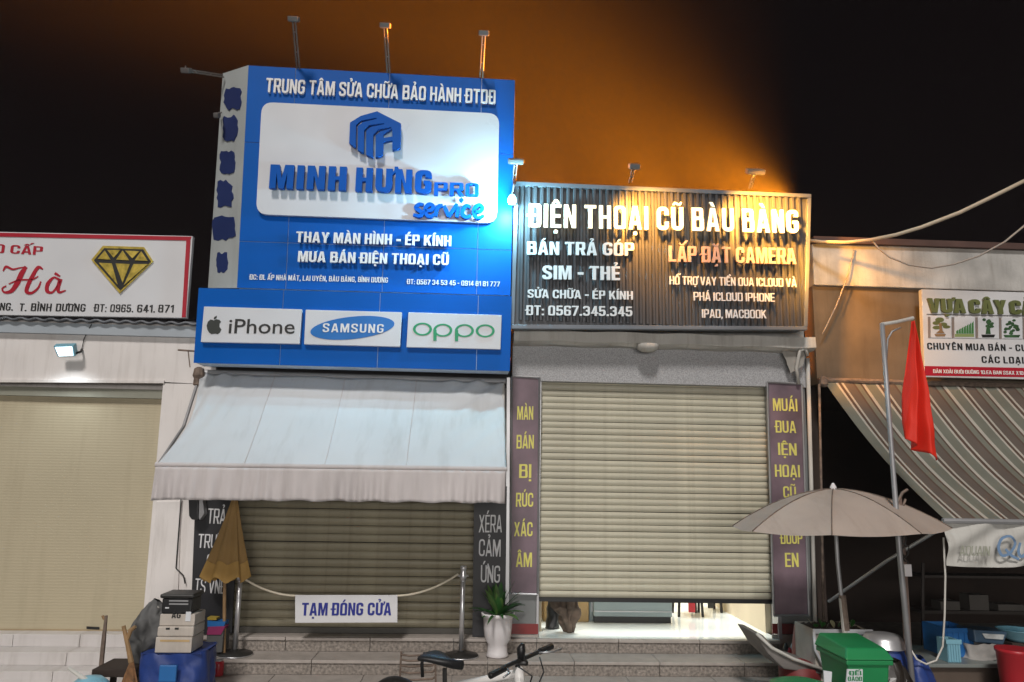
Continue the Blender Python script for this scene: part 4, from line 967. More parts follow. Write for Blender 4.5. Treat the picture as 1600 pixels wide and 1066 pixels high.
MB().quad([(461, 930), (621, 930), (621, 973), (461, 973.5)], -.315, .012).build('board', m_signwhite, hs, bevel=.003)
block('TẠM ĐÓNG CỬA', (471, 962), (611, 961.5), 18, -.316, m_navy, hs, .003, .17)

# potted plant
YT = -.27
pt = thing('potted_plant', 'green leafy plant in a white pedestal pot on the step', 'plant', (P(777, 1018, YT).x, YT, .262))
c = Vector(pt.location); s_ = sc(YT)
MB().lathe(c, [(r*s_, z*s_) for r, z in ((15, 0), (17, 2), (15, 6), (14.5, 18), (19, 24), (21, 40), (22, 56), (24.5, 57), (25, 62), (23, 62), (21, 55))], 28).build('pot', m_pot, pt, smooth=True)
MB().lathe(c, [(21*s_, 54*s_), (.01, 56*s_)], 20).build('soil', m_brown, pt)
rr = random.Random(5)
m_leaf2 = mat('yellowish_leaf', (.07, .14, .03), .5, var=.4, vs=9)
for k in range(40):
    az = rr.uniform(0, 2*PI); el = rr.uniform(.35, 1.35); L = rr.uniform(.24, .44); wd = rr.uniform(.018, .040)
    def lf(a, b, az=az, el=el, L=L, wd=wd):
        r = L*b*math.cos(el); z = L*(b*math.sin(el)-.45*b*b*math.cos(el))
        ww = wd*math.sin(PI*min(1, .08+.92*b))**.7*(1-.1*b); o = (a-.5)*2*ww
        return c+Vector((r*math.cos(az)-o*math.sin(az), r*math.sin(az)+o*math.cos(az), 55*s_+z+abs(a-.5)*.012))
    MB().grid(2, 7, lf).build('leaf', m_leaf2 if k % 4 == 0 else m_leaf, pt, smooth=True)

# ------------------------------------------------------------------ folded brown umbrella
fu = thing('folded_umbrella', 'closed brown umbrella leaning against the shutter behind the left stanchion', 'umbrella', (P(362, 1000, -.30).x, -.30, .262))
top, bot = P(368, 772, -.30), P(351, 905, -.30)
def fum(a, b):
    t = 2*PI*a; r = (.02+.215*b**1.15)*(1+.16*math.cos(7*t)); p = top.lerp(bot, b)
    return p+Vector((r*math.cos(t)*.9, r*.45*math.sin(t), .03*math.cos(7*t)*b*b))
k0 = MB().grid(56, 18, lambda a, b: fum(a, b*.80)); k0.build('canopy', m_tan, fu, smooth=True)
MB().grid(56, 5, lambda a, b: fum(a, .803+b*.197)).build('canopy_lit_hem', m_tan_lit, fu, smooth=True)
MB().tube([top+Vector((0, 0, .08)), bot, Vector((P(352, 1000, -.30).x, -.30, .262))], .016, 8).build('pole', m_wood, fu)

# ------------------------------------------------------------------ clutter left of the steps
YC = -1.25
def zC(py, Y=YC): return P(270, py, Y).z
bt = thing('tarp_covered_stand', 'stand covered by a dark blue tarp at the lower left', 'stand', (P(278, 1060, YC).x, YC, 0))
def tarp(a, b):
    t = 2*PI*a; zt = zC(1012)
    sx = .255*(1+.12*b); ca, sa = math.cos(t), math.sin(t); e = (abs(ca)**4+abs(sa)**4)**(-.25)
    j = 1+.05*math.sin(6*t+b*4)*b+.03*math.sin(13*t)*b
    cx = P(278, 1060, YC).x
    return Vector((cx+ca*e*sx*j, YC+sa*e*.24*j, zt*(1-b)))
tb = MB().grid(96, 22, tarp); tb.grid(2, 2, lambda a, b: Vector((P(278, 1060, YC).x+(a-.5)*.47, YC+(b-.5)*.44, zC(1012)-.004)))
for k_ in range(97*23): tb.v[k_] += NZ.noise_vector(tb.v[k_]*9)*.022 + NZ.noise_vector(tb.v[k_]*22)*.008
tb.build('tarp', m_bluep, bt, smooth=True)
zt = zC(1012)
MB().rect(248, 1040, 275, 1066, YC-.31, .03).build('blue_flap', m_bluec, bt, bevel=.006)
def cbox(name, label, cat_, x0, x1, y0, y1, Y, d, m, extra=None, bevel=.008):
    t = thing(name, label, cat_, P((x0+x1)/2, y1, Y)); o = MB().rect(x0, y0, x1, y1, Y, d).build('body', m, t, bevel=bevel)
    return t
wx = thing('carton_stack_box', 'lowest off white carton on the blue tarp stand', 'box', (P(280, 1010, YC-.18).x, YC, zt))
MB().box(P(243, 1000, YC-.2).x, P(300, 1000, YC-.2).x, YC-.2, YC+.08, zt+.002, zC(988)).build('body', m_offwhite, wx, bevel=.006)
MB().rect(250, 1000, 296, 1003, YC-.204, .003).build('tape', m_card, wx)
wx = thing('carton_stack_box', 'middle off white carton with two dark hand holes', 'box', (P(280, 990, YC-.18).x, YC, zC(988)))
MB().box(P(246, 980, YC-.19).x, P(303, 980, YC-.19).x, YC-.19, YC+.08, zC(988)+.002, zC(972)).build('body', m_offwhite, wx, bevel=.012)
for x in (262, 276): MB().rect(x-3, 981, x+3, 984, YC-.194, .003).build('hand_hole', m_ink, wx)
wx = thing('carton_stack_box', 'top off white carton with black marks under the black appliance', 'box', (P(280, 972, YC-.18).x, YC, zC(972)))
MB().box(P(250, 962, YC-.17).x, P(305, 962, YC-.17).x, YC-.17, YC+.08, zC(972)+.002, zC(954)).build('body', m_offwhite, wx, bevel=.006)
block('ÁG', (268, 966), (282, 966), 9, YC-.171, m_ink, wx, .003)
MB().rect(290, 956, 298, 971, YC-.174, .003).build('label_sticker', m_plate, wx)
pr = thing('black_appliance', 'black vented appliance on top of the off white cartons', 'appliance', (P(281, 954, YC-.17).x, YC, zC(954)))
MB().box(P(253, 940, YC-.17).x, P(300, 940, YC-.17).x, YC-.17, YC+.06, zC(954)+.002, zC(930)).build('body', m_black, pr, bevel=.012)
MB().box(P(250, 927, YC-.19).x, P(303, 927, YC-.19).x, YC-.19, YC+.07, zC(930)+.002, zC(923)).build('lid', m_tar, pr, bevel=.012)
for y in (933, 938, 943): MB().rect(264, y, 294, y+2.2, YC-.176, .005).build('vent_slot', m_galv, pr)
MB().rect(258, 949, 264, 951, YC-.175, .004).build('badge', m_plate, pr)
gbag = MB()
def bagf(a, b):
    t = 2*PI*a; r = (.15*math.sin(PI*(.08+.86*b))**.8)*(1+.10*math.sin(5*t+b*7)); z = b*.50
    return Vector((P(228, 1000, YC).x+r*.85*math.cos(t)+.10*(b-.5), YC+.02+r*.7*math.sin(t), .40+z))
bgt = thing('grey_sack', 'dark grey sack slumped between the broom and the cartons', 'sack', (P(228, 1000, YC).x, YC, .40))
crumple(gbag.grid(60, 30, bagf), .03, 8, 3).build('bag', mat('grey_sack_cloth', (.10, .10, .10), .7, var=.5, vs=5, bump=.4, bs=15), bgt, smooth=True)
MB().tube([P(236, 968, YC), P(240, 955, YC), P(248, 948, YC)], .010, 6).build('tie', m_ledge, bgt)
crt = thing('low_bench', 'low dark bench under the grey sack at the lower left', 'bench', (P(205, 1060, YC).x, YC, 0))
MB().box(P(160, 1040, YC).x, P(238, 1040, YC).x, YC-.18, YC+.2, .34, .398).build('top', m_brown, crt, bevel=.005)
for x in (165, 233):
    for y in (-.15, .16): MB().box(P(x, 1050, YC).x-.02, P(x, 1050, YC).x+.02, YC+y-.02, YC+y+.02, 0, .338).build('leg', m_brown, crt)
bm_ = thing('straw_broom', 'brown straw broom standing upside up beside the blue tarp', 'broom', (P(205, 1066, YC-.25).x, YC-.25, 0))
yb = YC-.26
MB().tube([P(193, 978, yb), P(200, 1010, yb), P(205, 1035, yb)], [.016, .018, .022], 8).build('handle', m_wood, bm_)
MB().tube([P(212, 979, yb), P(204, 985, yb), P(199, 1000, yb)], [.014, .018, .014], 8).build('handle_loop', m_wood, bm_)
bx = P(206, 1035, yb)
for k in range(26):
    t = 2*PI*k/26; e = Vector((bx.x+.10*math.cos(t)*random.uniform(.4, 1), yb+.05*math.sin(t), bx.z-.36))
    MB().tube([bx+Vector((.01*math.cos(t), .01*math.sin(t), 0)), bx.lerp(e, .5)+Vector((.02*math.cos(t), .01*math.sin(t), .02)), e], [.008, .009, .004], 5).build('bristle_bundle', m_straw, bm_)
stick = thing('notched_stick', 'weathered stick with a notched end standing in front of the beige door', 'stick', (P(158, 1066, YC).x, YC, 0))
MB().tube([P(166, 962, YC), P(162, 1000, YC), P(156, 1066, YC)-Vector((0, 0, .3))], [.012, .018, .02], 7).build('shaft', m_rust, stick)
MB().tube([P(163, 968, YC), P(160, 962, YC)], .010, 6).build('notch', m_wood, stick)
hl = thing('blue_helmet', 'pale blue helmet at the bottom left near the broom', 'helmet', (P(142, 1066, YC-.4).x, YC-.4, .45))
hz = P(142, 1056, YC-.4)
MB().lathe((hz.x, YC-.4, hz.z-.17), [(.155, 0), (.155, .06), (.13, .12), (.08, .16), (.0, .175)], 24).build('shell', m_lblue, hl, smooth=True)
MB().tube([P(107, 1044, YC-.45), P(136, 1064, YC-.45)], [.014, .02], 8).build('visor_arm', m_ledge, hl)
MB().box(hz.x-.2, hz.x+.2, YC-.6, YC-.2, 0, hz.z-.172).build('stand', m_brown, hl)
sc_ = thing('scrap_pile', 'small pile of coloured goods beside the left stanchion under the black banner', 'pile', (P(335, 1000, -.2).x, -.2, .262))
MB().rect(322, 985, 348, 1020, -.35, .2).build('grey_box', mat('slate_box', (.09, .09, .09), .6), sc_, bevel=.006)
MB().quad([(325, 980), (352, 979), (345, 992), (323, 992)], -.36, .12).build('magenta_cloth', mat('magenta_cloth', (.25, .02, .10), .8), sc_)
MB().quad([(324, 970), (352, 972), (350, 979), (324, 980)], -.34, .12).build('blue_cloth', m_bluec, sc_)
MB().quad([(324, 965), (338, 966), (338, 969), (324, 969)], -.34, .1).build('yellow_cloth', mat('mustard_cloth', (.35, .25, .03), .8), sc_)
rc = thing('red_can', 'small red can at the foot of the left stanchion', 'can', (P(341, 1046, -.5).x, -.5, .132))
MB().lathe(rc.location, [(.045, 0), (.048, .01), (.048, .11), (.04, .125)], 14).build('body', m_redp, rc, smooth=True)
MB().lathe(Vector(rc.location)+Vector((0, 0, .125)), [(.035, 0), (.035, .012)], 14).build('lid', m_alu, rc)

# ------------------------------------------------------------------ wire rack and bicycle in front
rk = thing('wire_rack', 'rusty wire rack standing in front of the steps', 'rack', (P(652, 1066, -1.1).x, -1.1, 0))
for y in (1022, 1030, 1039, 1049, 1060): MB().tube([P(627, y+1, -1.1), P(640, y+3, -1.12), P(675, y+1, -1.1), P(680, y-2, -1.08)], .009, 6).build('bar', m_rust, rk, smooth=True)
for x0, x1 in ((627, 624), (680, 683)): MB().tube([P(x0, 1018, -1.09), Vector((P(x1, 1066, -1.09).x, -1.09, 0))], .009, 6).build('upright', m_rust, rk)
bk = thing('bicycle', 'white bicycle with black saddle and handlebar parked in front of the steps', 'bicycle', (0, 0, 0))
hbp = P(812, 1034, -3.3); sdp = P(697, 1034, -2.95)
ax = Vector((hbp.x-sdp.x, hbp.y-sdp.y, 0)); ax.normalize(); sdv = Vector((-ax.y, ax.x, 0))
o0 = Vector((sdp.x, sdp.y, 0))
Lb = lambda f, s, z: o0 + ax*f + sdv*s + Vector((0, 0, z))
rl = math.hypot(hbp.x-sdp.x, hbp.y-sdp.y); hz_ = hbp.z; sz_ = sdp.z
for f_, nm in ((-.38, 'wheel'), (rl+.22, 'wheel')):
    ring = [Lb(f_+.32*math.cos(t), 0, .33+.32*math.sin(t)) for t in (2*PI*i/40 for i in range(41))]
    w_ = MB().tube(ring, .02, 8, False).build(nm, m_tar, bk, smooth=True)
    rim = [Lb(f_+.295*math.cos(t), 0, .33+.295*math.sin(t)) for t in (2*PI*i/40 for i in range(41))]
    MB().tube(rim, .010, 6, False).build('rim', m_alu, w_, smooth=True)
    spk = MB()
    for i in range(16):
        t = 2*PI*i/16; spk.tube([Lb(f_, 0, .33), Lb(f_+.29*math.cos(t), 0, .33+.29*math.sin(t))], .002, 4)
    spk.build('spokes', m_alu, w_)
m_bw = mat('white_bike_paint', (.72, .70, .68), .3)
MB().tube([Lb(.06, 0, .30), Lb(.0, 0, .62), Lb(-.01, 0, .66)], .018, 8).tube([Lb(.06, 0, .30), Lb(rl+.02, 0, .74)], .026, 8).tube([Lb(0, 0, .66), Lb(rl, 0, hz_-.06)], .024, 8).tube([Lb(.06, 0, .30), Lb(-.38, .0, .33)], .014, 8).tube([Lb(0, 0, .62), Lb(-.38, 0, .33)], .012, 8).tube([Lb(rl-.01, 0, hz_-.03), Lb(rl+.03, 0, .62)], .030, 8).build('frame', m_bw, bk, smooth=True)
MB().tube([Lb(rl+.03, 0, .62), Lb(rl+.05, .05, .60), Lb(rl+.22, .05, .33)], .016, 8).tube([Lb(rl+.03, 0, .62), Lb(rl+.05, -.05, .60), Lb(rl+.22, -.05, .33)], .016, 8).build('fork', m_bw, bk, smooth=True)
MB().tube([Lb(0, 0, .60), Lb(-.01, 0, sz_-.04)], .014, 8).build('seat_post', m_tar, bk)
def sad(a, b):
    f = -.14+.27*b; w_ = .075*(1-b)**.6*(.5+.5*math.cos(PI*min(1, b)))+.018+.02*(1-b); t = 2*PI*a
    return Lb(f, w_*math.cos(t), sz_+.028*math.sin(t)+.015*math.cos(PI*b*1.2)+.012*b)
sm_ = MB().grid(16, 12, sad); sm_.add([sad(i/16, 0) for i in range(16)], [tuple(range(16))]); sm_.add([sad(i/16, 1) for i in range(16)], [tuple(range(16))])
sm_.build('saddle', m_black, bk, smooth=True)
MB().tube([Lb(-.14, 0, sz_-.0), Lb(-.18, 0, sz_+.02), Lb(-.20, 0, sz_-.04), Lb(-.19, 0, sz_-.12)], .012, 6).build('saddle_loop', m_black, bk, smooth=True)
MB().tube([Lb(rl-.01, 0, .80), Lb(rl-.015, 0, hz_-.01), Lb(rl+.05, 0, hz_+.0)], .016, 8).build('stem', m_tar, bk, smooth=True)
e0, e1 = P(766, 1056, -3.5), P(862, 1010, -3.05); hm = P(814, 1031, -3.3)
MB().tube([e0, e0.lerp(hm, .5)+Vector((0, 0, .006)), hm, hm.lerp(e1, .5), e1], .013, 8).build('handlebar', m_tar, bk, smooth=True)
MB().tube([e0, e0.lerp(hm, .45)], .019, 8).build('grip', m_black, bk); MB().tube([e1, e1.lerp(hm, .4)], .019, 8).build('grip', m_black, bk)
MB().tube([e0.lerp(hm, .5), e0.lerp(hm, .3)+ax*.07, e0.lerp(hm, .05)+ax*.08], .006, 6).tube([e1.lerp(hm, .5), e1.lerp(hm, .3)+ax*.07, e1.lerp(hm, .05)+ax*.08], .006, 6).build('brake_lever', m_alu, bk, smooth=True)
MB().tube([hm, hm+Vector((0, 0, .06)), hm+Vector((.01, 0, .09))], [.02, .026, .012], 8).build('bell', m_black, bk, smooth=True)
for s_ in (-1, 1): MB().tube([hm+ax*.05+sdv*s_*.12, hm+ax*.12+sdv*s_*.06+Vector((0, 0, -.06)), Lb(rl+.05, s_*.03, .66), Lb(rl-.1, s_*.01, .72)], .005, 5).build('brake_cable', m_black, bk, smooth=True)
MB().tube([Lb(.06, -.06, .30), Lb(.06, .06, .30)], .02, 8).tube([Lb(.06, .06, .30), Lb(.22, .06, .24)], .010, 6).tube([Lb(.06, -.06, .30), Lb(-.10, -.06, .36)], .010, 6).build('crank', m_alu, bk)

# ------------------------------------------------------------------ clutter on the right
YG = -2.1
gx0, gx1 = P(1296, 1030, YG).x, P(1366, 1030, YG).x
zb_ = P(1330, 1031, YG-.25).z
gb_ = thing('wheelie_bin', 'green wheelie bin with a white sticker below the open umbrella', 'bin', ((gx0+gx1)/2, YG, 0))
MB().hexa([(gx0+.06, YG-.20, .05), (gx1-.06, YG-.20, .05), (gx1-.06, YG+.14, .05), (gx0+.06, YG+.14, .05)], [(gx0+.015, YG-.25, zb_), (gx1-.015, YG-.25, zb_), (gx1-.015, YG+.22, zb_), (gx0+.015, YG+.22, zb_)]).build('body', m_green, gb_, bevel=.015)
MB().box(gx0, gx1, YG-.27, YG+.23, zb_-.035, zb_-.0).build('rim', m_green, gb_, bevel=.008)
MB().hexa([(gx0-.01, YG-.28, zb_+.002), (gx1+.01, YG-.28, zb_+.002), (gx1+.01, YG+.24, zb_+.002), (gx0-.01, YG+.24, zb_+.002)], [(gx0+.03, YG-.22, zb_+.075), (gx1-.03, YG-.22, zb_+.075), (gx1-.02, YG+.20, zb_+.10), (gx0+.02, YG+.20, zb_+.10)]).build('lid', m_green, gb_, bevel=.012)
MB().tube([(gx0+.05, YG+.26, zb_+.05), (gx1-.05, YG+.26, zb_+.05)], .014, 8).build('handle', m_green, gb_)
for x in (gx0+.05, gx1-.05): MB().tube([(x-.02, YG+.16, .09), (x+.02, YG+.16, .09)], .09, 16).build('wheel', m_black, gb_)
def onf(x, y): return P(x, y, YG-.262)
MB().quad([(1324, 1046), (1348, 1046), (1348, 1070), (1322, 1070)], YG-.254, .012).build('sticker', m_plate, gb_)
block('ĐẾI', (1327, 1055), (1346, 1055), 6, YG-.255, m_green, gb_, .002); block('ĐẢOĐ', (1325, 1064), (1347, 1064), 6, YG-.255, m_green, gb_, .002)
MB().quad([(1287, 1048), (1300, 1050), (1299, 1070), (1288, 1068)], YG-.256, .012).build('sticker', m_plate, gb_)
g2 = thing('green_tub', 'green round tub lid at the bottom edge left of the wheelie bin', 'tub', (P(1250, 1066, YG).x, YG, 0))
m_dred = mat('dull_red_plastic', (.20, .025, .025), .55, var=.25, stain=.3)
gz = P(1250, 1064, YG).z
MB().lathe((P(1250, 1064, YG).x, YG, 0), [(.17, 0), (.2, gz-.05), (.215, gz-.045), (.215, gz-.02), (.12, gz+.005), (0, gz+.012)], 24).build('shell', m_green, g2, smooth=True)
# white planter crate with soil behind the bin
wc = thing('planter_crate', 'white planter crate with dark soil and a few sprouts behind the green bin', 'planter', P(1315, 1010, -1.35))
pc0, pc1 = P(1272, 990, -1.35), P(1362, 1004, -1.35); zc = P(1315, 985, -1.35).z
MB().box(pc0.x, pc1.x, -1.35, -1.33, .30, zc).box(pc0.x, pc1.x, -.97, -.95, .30, zc).box(pc0.x, pc0.x+.02, -1.329, -.971, .30, zc).box(pc1.x-.02, pc1.x, -1.329, -.971, .30, zc).build('crate', m_offwhite, wc, bevel=.005)
MB().box(pc0.x-.012, pc1.x+.012, -1.365, -1.351, zc-.03, zc+.01).build('rim', m_plate, wc, bevel=.004)
MB().tube([(pc0.x-.01, -1.37, zc-.01), (pc0.x-.015, -1.39, zc-.15), (pc0.x+.06, -1.38, zc-.30), (pc0.x+.15, -1.38, zc-.34)], .012, 6).build('handle', m_plate, wc, smooth=True)
MB().grid(16, 8, lambda a, b: Vector((pc0.x+.02+(pc1.x-pc0.x-.04)*a, -1.325+.35*b, zc-.01+.035*math.sin(PI*a)*math.sin(PI*b)+.012*math.sin(a*31+b*17)))).build('soil', m_brown, wc)
MB().box(pc0.x+.03, pc1.x-.03, -1.3, -1.0, 0, .298).build('stand', m_brown, wc)
for k in range(14):
    x = pc0.x+.06+random.random()*(pc1.x-pc0.x-.15); y = -1.3+.25*random.random(); L = random.uniform(.05, .12); az = random.uniform(0, 2*PI)
    MB().grid(2, 4, lambda a, b: Vector((x+L*b*.6*math.cos(az)+(a-.5)*.035*math.sin(PI*b)*math.sin(az), y+L*b*.6*math.sin(az)+(a-.5)*.035*math.sin(PI*b), zc+.0+L*b*(1.2-.5*b)))).build('sprout', m_leaf if k % 3 else mat('pale_sprout', (.45, .42, .25), .6), wc)
# basin on a blue sack
bsn = thing('metal_basin', 'upturned grey metal basin on the blue sack right of the green bin', 'basin', P(1380, 1012, -1.6))
bc = P(1380, 1011, -1.6)
MB().lathe(bc, [(.168, 0), (.172, .008), (.165, .016), (.155, .06), (.13, .098), (.06, .112), (0, .114)], 28).build('bowl', m_steel, bsn, smooth=True)
bsk = thing('blue_sack', 'full dark blue sack carrying the upturned basin', 'sack', Vector((bc.x+.03, -1.6, 0)))
crumple(MB().grid(40, 14, lambda a, b: Vector((bc.x+.03+(.21+.02*math.sin(5*2*PI*a+b*4))*math.cos(2*PI*a)*(math.sin(PI*(.12+.70*b))**.5), -1.6+.18*math.sin(2*PI*a)*(math.sin(PI*(.12+.70*b))**.5), bc.z*b))), .022, 9, 4).build('bag', m_bluep, bsk, smooth=True)
bs2 = thing('blue_sack', 'dark blue sack lying to the right of the basin sack', 'sack', Vector((bc.x+.30, -1.55, 0)))
crumple(MB().grid(40, 14, lambda a, b: Vector((bc.x+.28+(.14+.02*math.sin(5*2*PI*a+b*4))*math.cos(2*PI*a)*(math.sin(PI*(.12+.80*b))**.5), -1.55+.15*math.sin(2*PI*a)*(math.sin(PI*(.12+.80*b))**.5), (bc.z-.08)*b))), .022, 9, 4).build('bag', m_bluep, bs2, smooth=True)
dkb = thing('dark_bag', 'black and brown plastic bag in front of the blue sack', 'bag', Vector((bc.x+.02, -1.95, 0)))
crumple(MB().grid(32, 12, lambda a, b: Vector((P(1395, 1050, -1.95).x+(.15+.04*math.sin(4*2*PI*a+b*6))*math.cos(2*PI*a)*(math.sin(PI*(.1+.82*b))**.6), -1.95+.13*math.sin(2*PI*a)*(math.sin(PI*(.1+.82*b))**.6), P(1395, 1032, -1.95).z*b))), .022, 9, 4).build('bag', mat('black_bag_plastic', (.02, .016, .013), .3, var=.5, vs=6), dkb)
# counter table on the right with goods
tbx = thing('market_table', 'low brown table with a grey top at the lower right', 'table', P(1540, 1060, -1.2))
tz = P(1530, 1036, -1.2).z
MB().box(P(1432, 1036, -1.2).x, 5.2, -1.25, -.5, tz-.03, tz).build('top', mat('grey_table_top', (.20, .22, .21), .4), tbx, bevel=.006)
MB().box(P(1440, 1036, -1.2).x, 5.15, -1.2, -1.17, .25, tz-.032).build('front_panel', mat('brown_table_front', (.09, .065, .05), .8, var=.25), tbx)
for x in (P(1440, 1036, -1.2).x+.05, 5.05): MB().box(x-.03, x+.03, -1.15, -1.09, 0, tz-.031).build('leg', m_brown, tbx)
def crate(x0, x1, y0, label, m, Y=-1.0, d=.35):
    t = thing('plastic_crate', label, 'crate', P((x0+x1)/2, 1036, Y)); a, b = P(x0, 1010, Y).x, P(x1, 1010, Y).x; h = P((x0+x1)/2, y0, Y).z
    MB().box(a, b, Y, Y+.015, tz+.002, h).box(a, b, Y+d-.015, Y+d, tz+.002, h).box(a, a+.015, Y+.016, Y+d-.016, tz+.002, h).box(b-.015, b, Y+.016, Y+d-.016, tz+.002, h).build('wall', m, t)
    MB().box(a-.012, b+.012, Y-.012, Y-.001, h-.035, h+.004).build('rim', m, t, bevel=.003)
    for k in range(5): xx = a+(b-a)*(k+.5)/5; MB().box(xx-.008, xx+.008, Y-.008, Y-.0005, tz+.01, h-.036).build('rib', m, t)
    MB().box(a+.016, b-.016, Y+.016, Y+d-.016, tz+.002, tz+.02).build('bottom', m, t)
    return t
crate(1478, 1522, 982, 'blue plastic crate standing on the low table at the right', m_bluec)
crate(1480, 1500, 1000, 'pale plastic tub in front of the blue crate on the low table', m_lblue, -1.2, .15)
ty = thing('tray_stack', 'dark blue tray with a clear bag on the low table right of the blue crate', 'tray', P(1550, 1012, -1.1))
MB().quad([(1521, 984), (1575, 988), (1568, 1008), (1524, 1004)], -1.1, .25).build('tray', mat('slate_blue_tray', (.05, .09, .14), .4), ty, bevel=.01)
MB().quad([(1535, 990), (1570, 992), (1568, 1000), (1540, 998)], -1.115, .014).build('clear_bag', mat('clear_plastic_bag', (.45, .47, .47), .2, var=.3, vs=12), ty, bevel=.004)
wb = thing('white_sack', 'crumpled white sack on the low table under the dark blue tray', 'sack', P(1545, 1036, -1.12))
crumple(MB().grid(32, 10, lambda a, b: Vector((P(1545, 1036, -1.12).x+.16*math.cos(2*PI*a)*(1-.15*b+.06*math.sin(5*2*PI*a+5*b)), -1.0+.12*math.sin(2*PI*a), tz+.002+(P(1545, 1008, -1.1).z-tz)*b))), .022, 9, 4).build('bag', mat('white_sack_plastic', (.42, .40, .38), .7, var=.3, vs=6), wb, smooth=True)
rbk = thing('red_bucket', 'red plastic bucket at the right edge in front of the low table', 'bucket', (P(1585, 1066, -1.55).x, -1.55, 0))
rz = P(1585, 1013, -1.55).z; rx = P(1586, 1030, -1.55).x
MB().box(rx-.22, rx+.26, -1.7, -1.4, 0, rz-.34).build('stand', m_brown, rbk)
MB().lathe((rx, -1.55, rz-.335), [(.11, 0), (.12, .02), (.135, .30), (.145, .31), (.145, .335), (.13, .335)], 28).build('shell', m_redp, rbk, smooth=True)
bw = thing('pale_blue_bowl', 'pale blue bowl on the goods at the right edge', 'bowl', P(1590, 1000, -1.0))
b_ = P(1592, 1002, -1.0)
MB().lathe(b_, [(.07, 0), (.12, .03), (.165, .10), (.175, .105), (.165, .098), (.11, .035)], 28).build('shell', m_lblue, bw, smooth=True)
MB().box(b_.x-.12, b_.x+.2, -1.08, -.9, tz+.002, b_.z-.001).build('support_box', m_brown, bw)
# wheelbarrow-like metal tray and pink stick
wbw = thing('wheelbarrow', 'grey metal wheelbarrow tipped beside the steps left of the green bin', 'wheelbarrow', P(1240, 1066, -1.3))
MB().quad([(1180, 990), (1192, 992), (1222, 1025), (1290, 1046), (1284, 1054), (1225, 1046), (1200, 1022)], -1.4, .45).build('tray', mat('grey_enamel', (.20, .18, .17), .5, var=.3, stain=.3), wbw, bevel=.012)
MB().tube([P(1182, 990, -1.42), P(1205, 1012, -1.42), P(1240, 1030, -1.42), P(1288, 1047, -1.42)], .014, 8).build('edge_tube', m_ledge, wbw, smooth=True)
MB().lathe((P(1250, 1066, -1.25).x, -1.25, 0), [(.05, 0), (.14, .05), (.17, .2), (.17, .42), (.05, .47)], 20).build('red_tub', m_dred, wbw, smooth=True)
MB().tube([P(1228, 1050, -1.2), P(1236, 1066, -1.2)-Vector((0, 0, .3))], .015, 6).build('leg', m_ledge, wbw)
tag(MB().tube([P(1245, 977, -.9), P(1241, 1010, -.9), P(1238, 1045, -.9)-Vector((0, 0, .25))], [.024, .022, .020], 8).build('pink_stick', mat('faded_pink_plastic', (.45, .20, .17), .6), smooth=True), 'faded pink stick standing upright behind the wheelbarrow', 'stick')
gd = thing('scrap_pile', 'dim pile of small bottles and scraps behind the pink stick', 'pile', P(1260, 1010, -.5))
rr = random.Random(11)
for k in range(9):
    p = P(1228+k*5.2, 1000+rr.uniform(-4, 12), -.5+rr.uniform(-.1, .15)); m_ = (m_tar, m_redp, m_galv, m_bluep, m_offwhite)[k % 5]
    MB().lathe((p.x, p.y, .132), [(.03, 0), (.034, .02), (.034, max(.1, p.z-.2)), (.012, max(.14, p.z-.14))], 10).build('bottle', m_, gd, smooth=True)

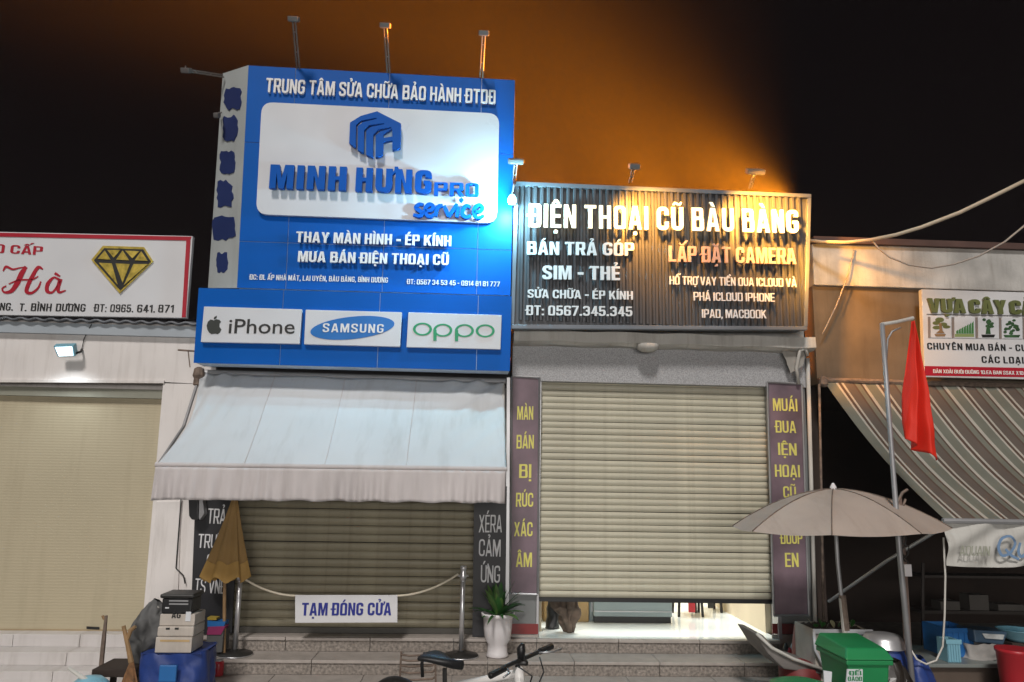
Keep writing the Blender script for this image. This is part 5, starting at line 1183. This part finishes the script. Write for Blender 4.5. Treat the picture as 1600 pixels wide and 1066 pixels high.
# cables
tag(MB().tube([P(1620, 273, -.9), P(1560, 303, -.85), P(1500, 332, -.75), P(1440, 355, -.6), P(1400, 367, -.5), P(1360, 375, -.35), P(1320, 379, -.2), P(1283, 378, -.1), P(1262, 376, .0)], .02, 8).build('power_cable', mat('pale_cable', (.55, .45, .33), .6), smooth=True), 'thick pale cable bundle sweeping up to the upper right corner', 'cable')
tag(MB().tube([P(1363, 376, -.35), P(1372, 388, -.4), P(1390, 402, -.45), P(1420, 414, -.5), P(1455, 419, -.55), P(1490, 413, -.6), P(1530, 400, -.7), P(1570, 378, -.8), P(1610, 345, -.9)], .010, 7).build('power_cable', mat('pale_cable_thin', (.40, .33, .28), .6), smooth=True), 'thinner pale cable sagging in a loop over the low house parapet', 'cable')
tag(MB().tube([P(1335, 390, .08), P(1325, 430, .06), P(1308, 475, .05), P(1290, 512, .05), P(1285, 522, .05)], .007, 6).build('power_cable', mat('pale_cable_thin', (.40, .33, .28), .6), smooth=True), 'thin cable dropping down the brown wall right of the ribbed sign', 'cable')
tag(MB().tube([P(1474, 840, -1.7), P(1477, 900, -1.7), P(1476, 960, -1.7), P(1473, 1010, -1.7), P(1463, 1032, -1.7), P(1447, 1038, -1.7), P(1432, 1030, -1.7), P(1420, 1010, -1.7)], .008, 6).build('power_cable', m_ledge, smooth=True), 'pale cable hanging in a long loop below the striped awning bar', 'cable')

# ------------------------------------------------------------------ amber spots and haze added for the glow around the ribbed sign
lamp('added_amber_spot', 'SPOT', P(1180, 276, -.55), 60, (1, .42, .05), P(760, 150, -.32), .08, 70, 1)  # added spot, tints the blue sign's upper corner amber
for px_ in (1010, 1185): lamp('amber_wash', 'SPOT', P(px_, 262, -1.0), 900 if px_ > 1100 else 420, (1, .42, .06), P(px_+15, 362, -.3), .08, 84, 1)
lamp('amber_spill', 'SPOT', P(1262, 395, -.75), 60, (1, .45, .06), P(1300, 480, .15), .08, 110, 1)  # added spot without a fixture, tints the low house wall amber
BEAM = True
if BEAM:
    for px_, en_, cone_, up_ in ((900, 14000, 120, .5), (1060, 30000, 120, .5), (1240, 120000, 76, .28), (1240, 90000, 106, .34), (1240, 14000, 146, .4)):   # unseen amber spots added behind the ribbed sign to draw a sky glow
        o_ = P(px_, 318, .5); ab = lamp('added_glow_spot', 'SPOT', o_, en_, (1, .27, .008), o_+Vector((-1, .08, up_)), .12, cone_, 1); ab.scale = (.35, 1, 1)
    hz = MB().box(-32, 32, -32, 22, -1, 9.5).build('haze', mat('x', (1, 1, 1))); hz['kind'] = 'stuff'  # thin haze added so the amber spots show in the air
    hm_ = bpy.data.materials.new('haze_air'); hm_.use_nodes = True; q = hm_.node_tree; q.nodes.clear()
    out = q.nodes.new('ShaderNodeOutputMaterial'); pv = q.nodes.new('ShaderNodeVolumePrincipled'); pv.inputs['Density'].default_value = .0008; pv.inputs['Color'].default_value = (.9, .9, .9, 1)
    q.links.new(pv.outputs[0], out.inputs['Volume']); hz.data.materials.clear(); hz.data.materials.append(hm_)
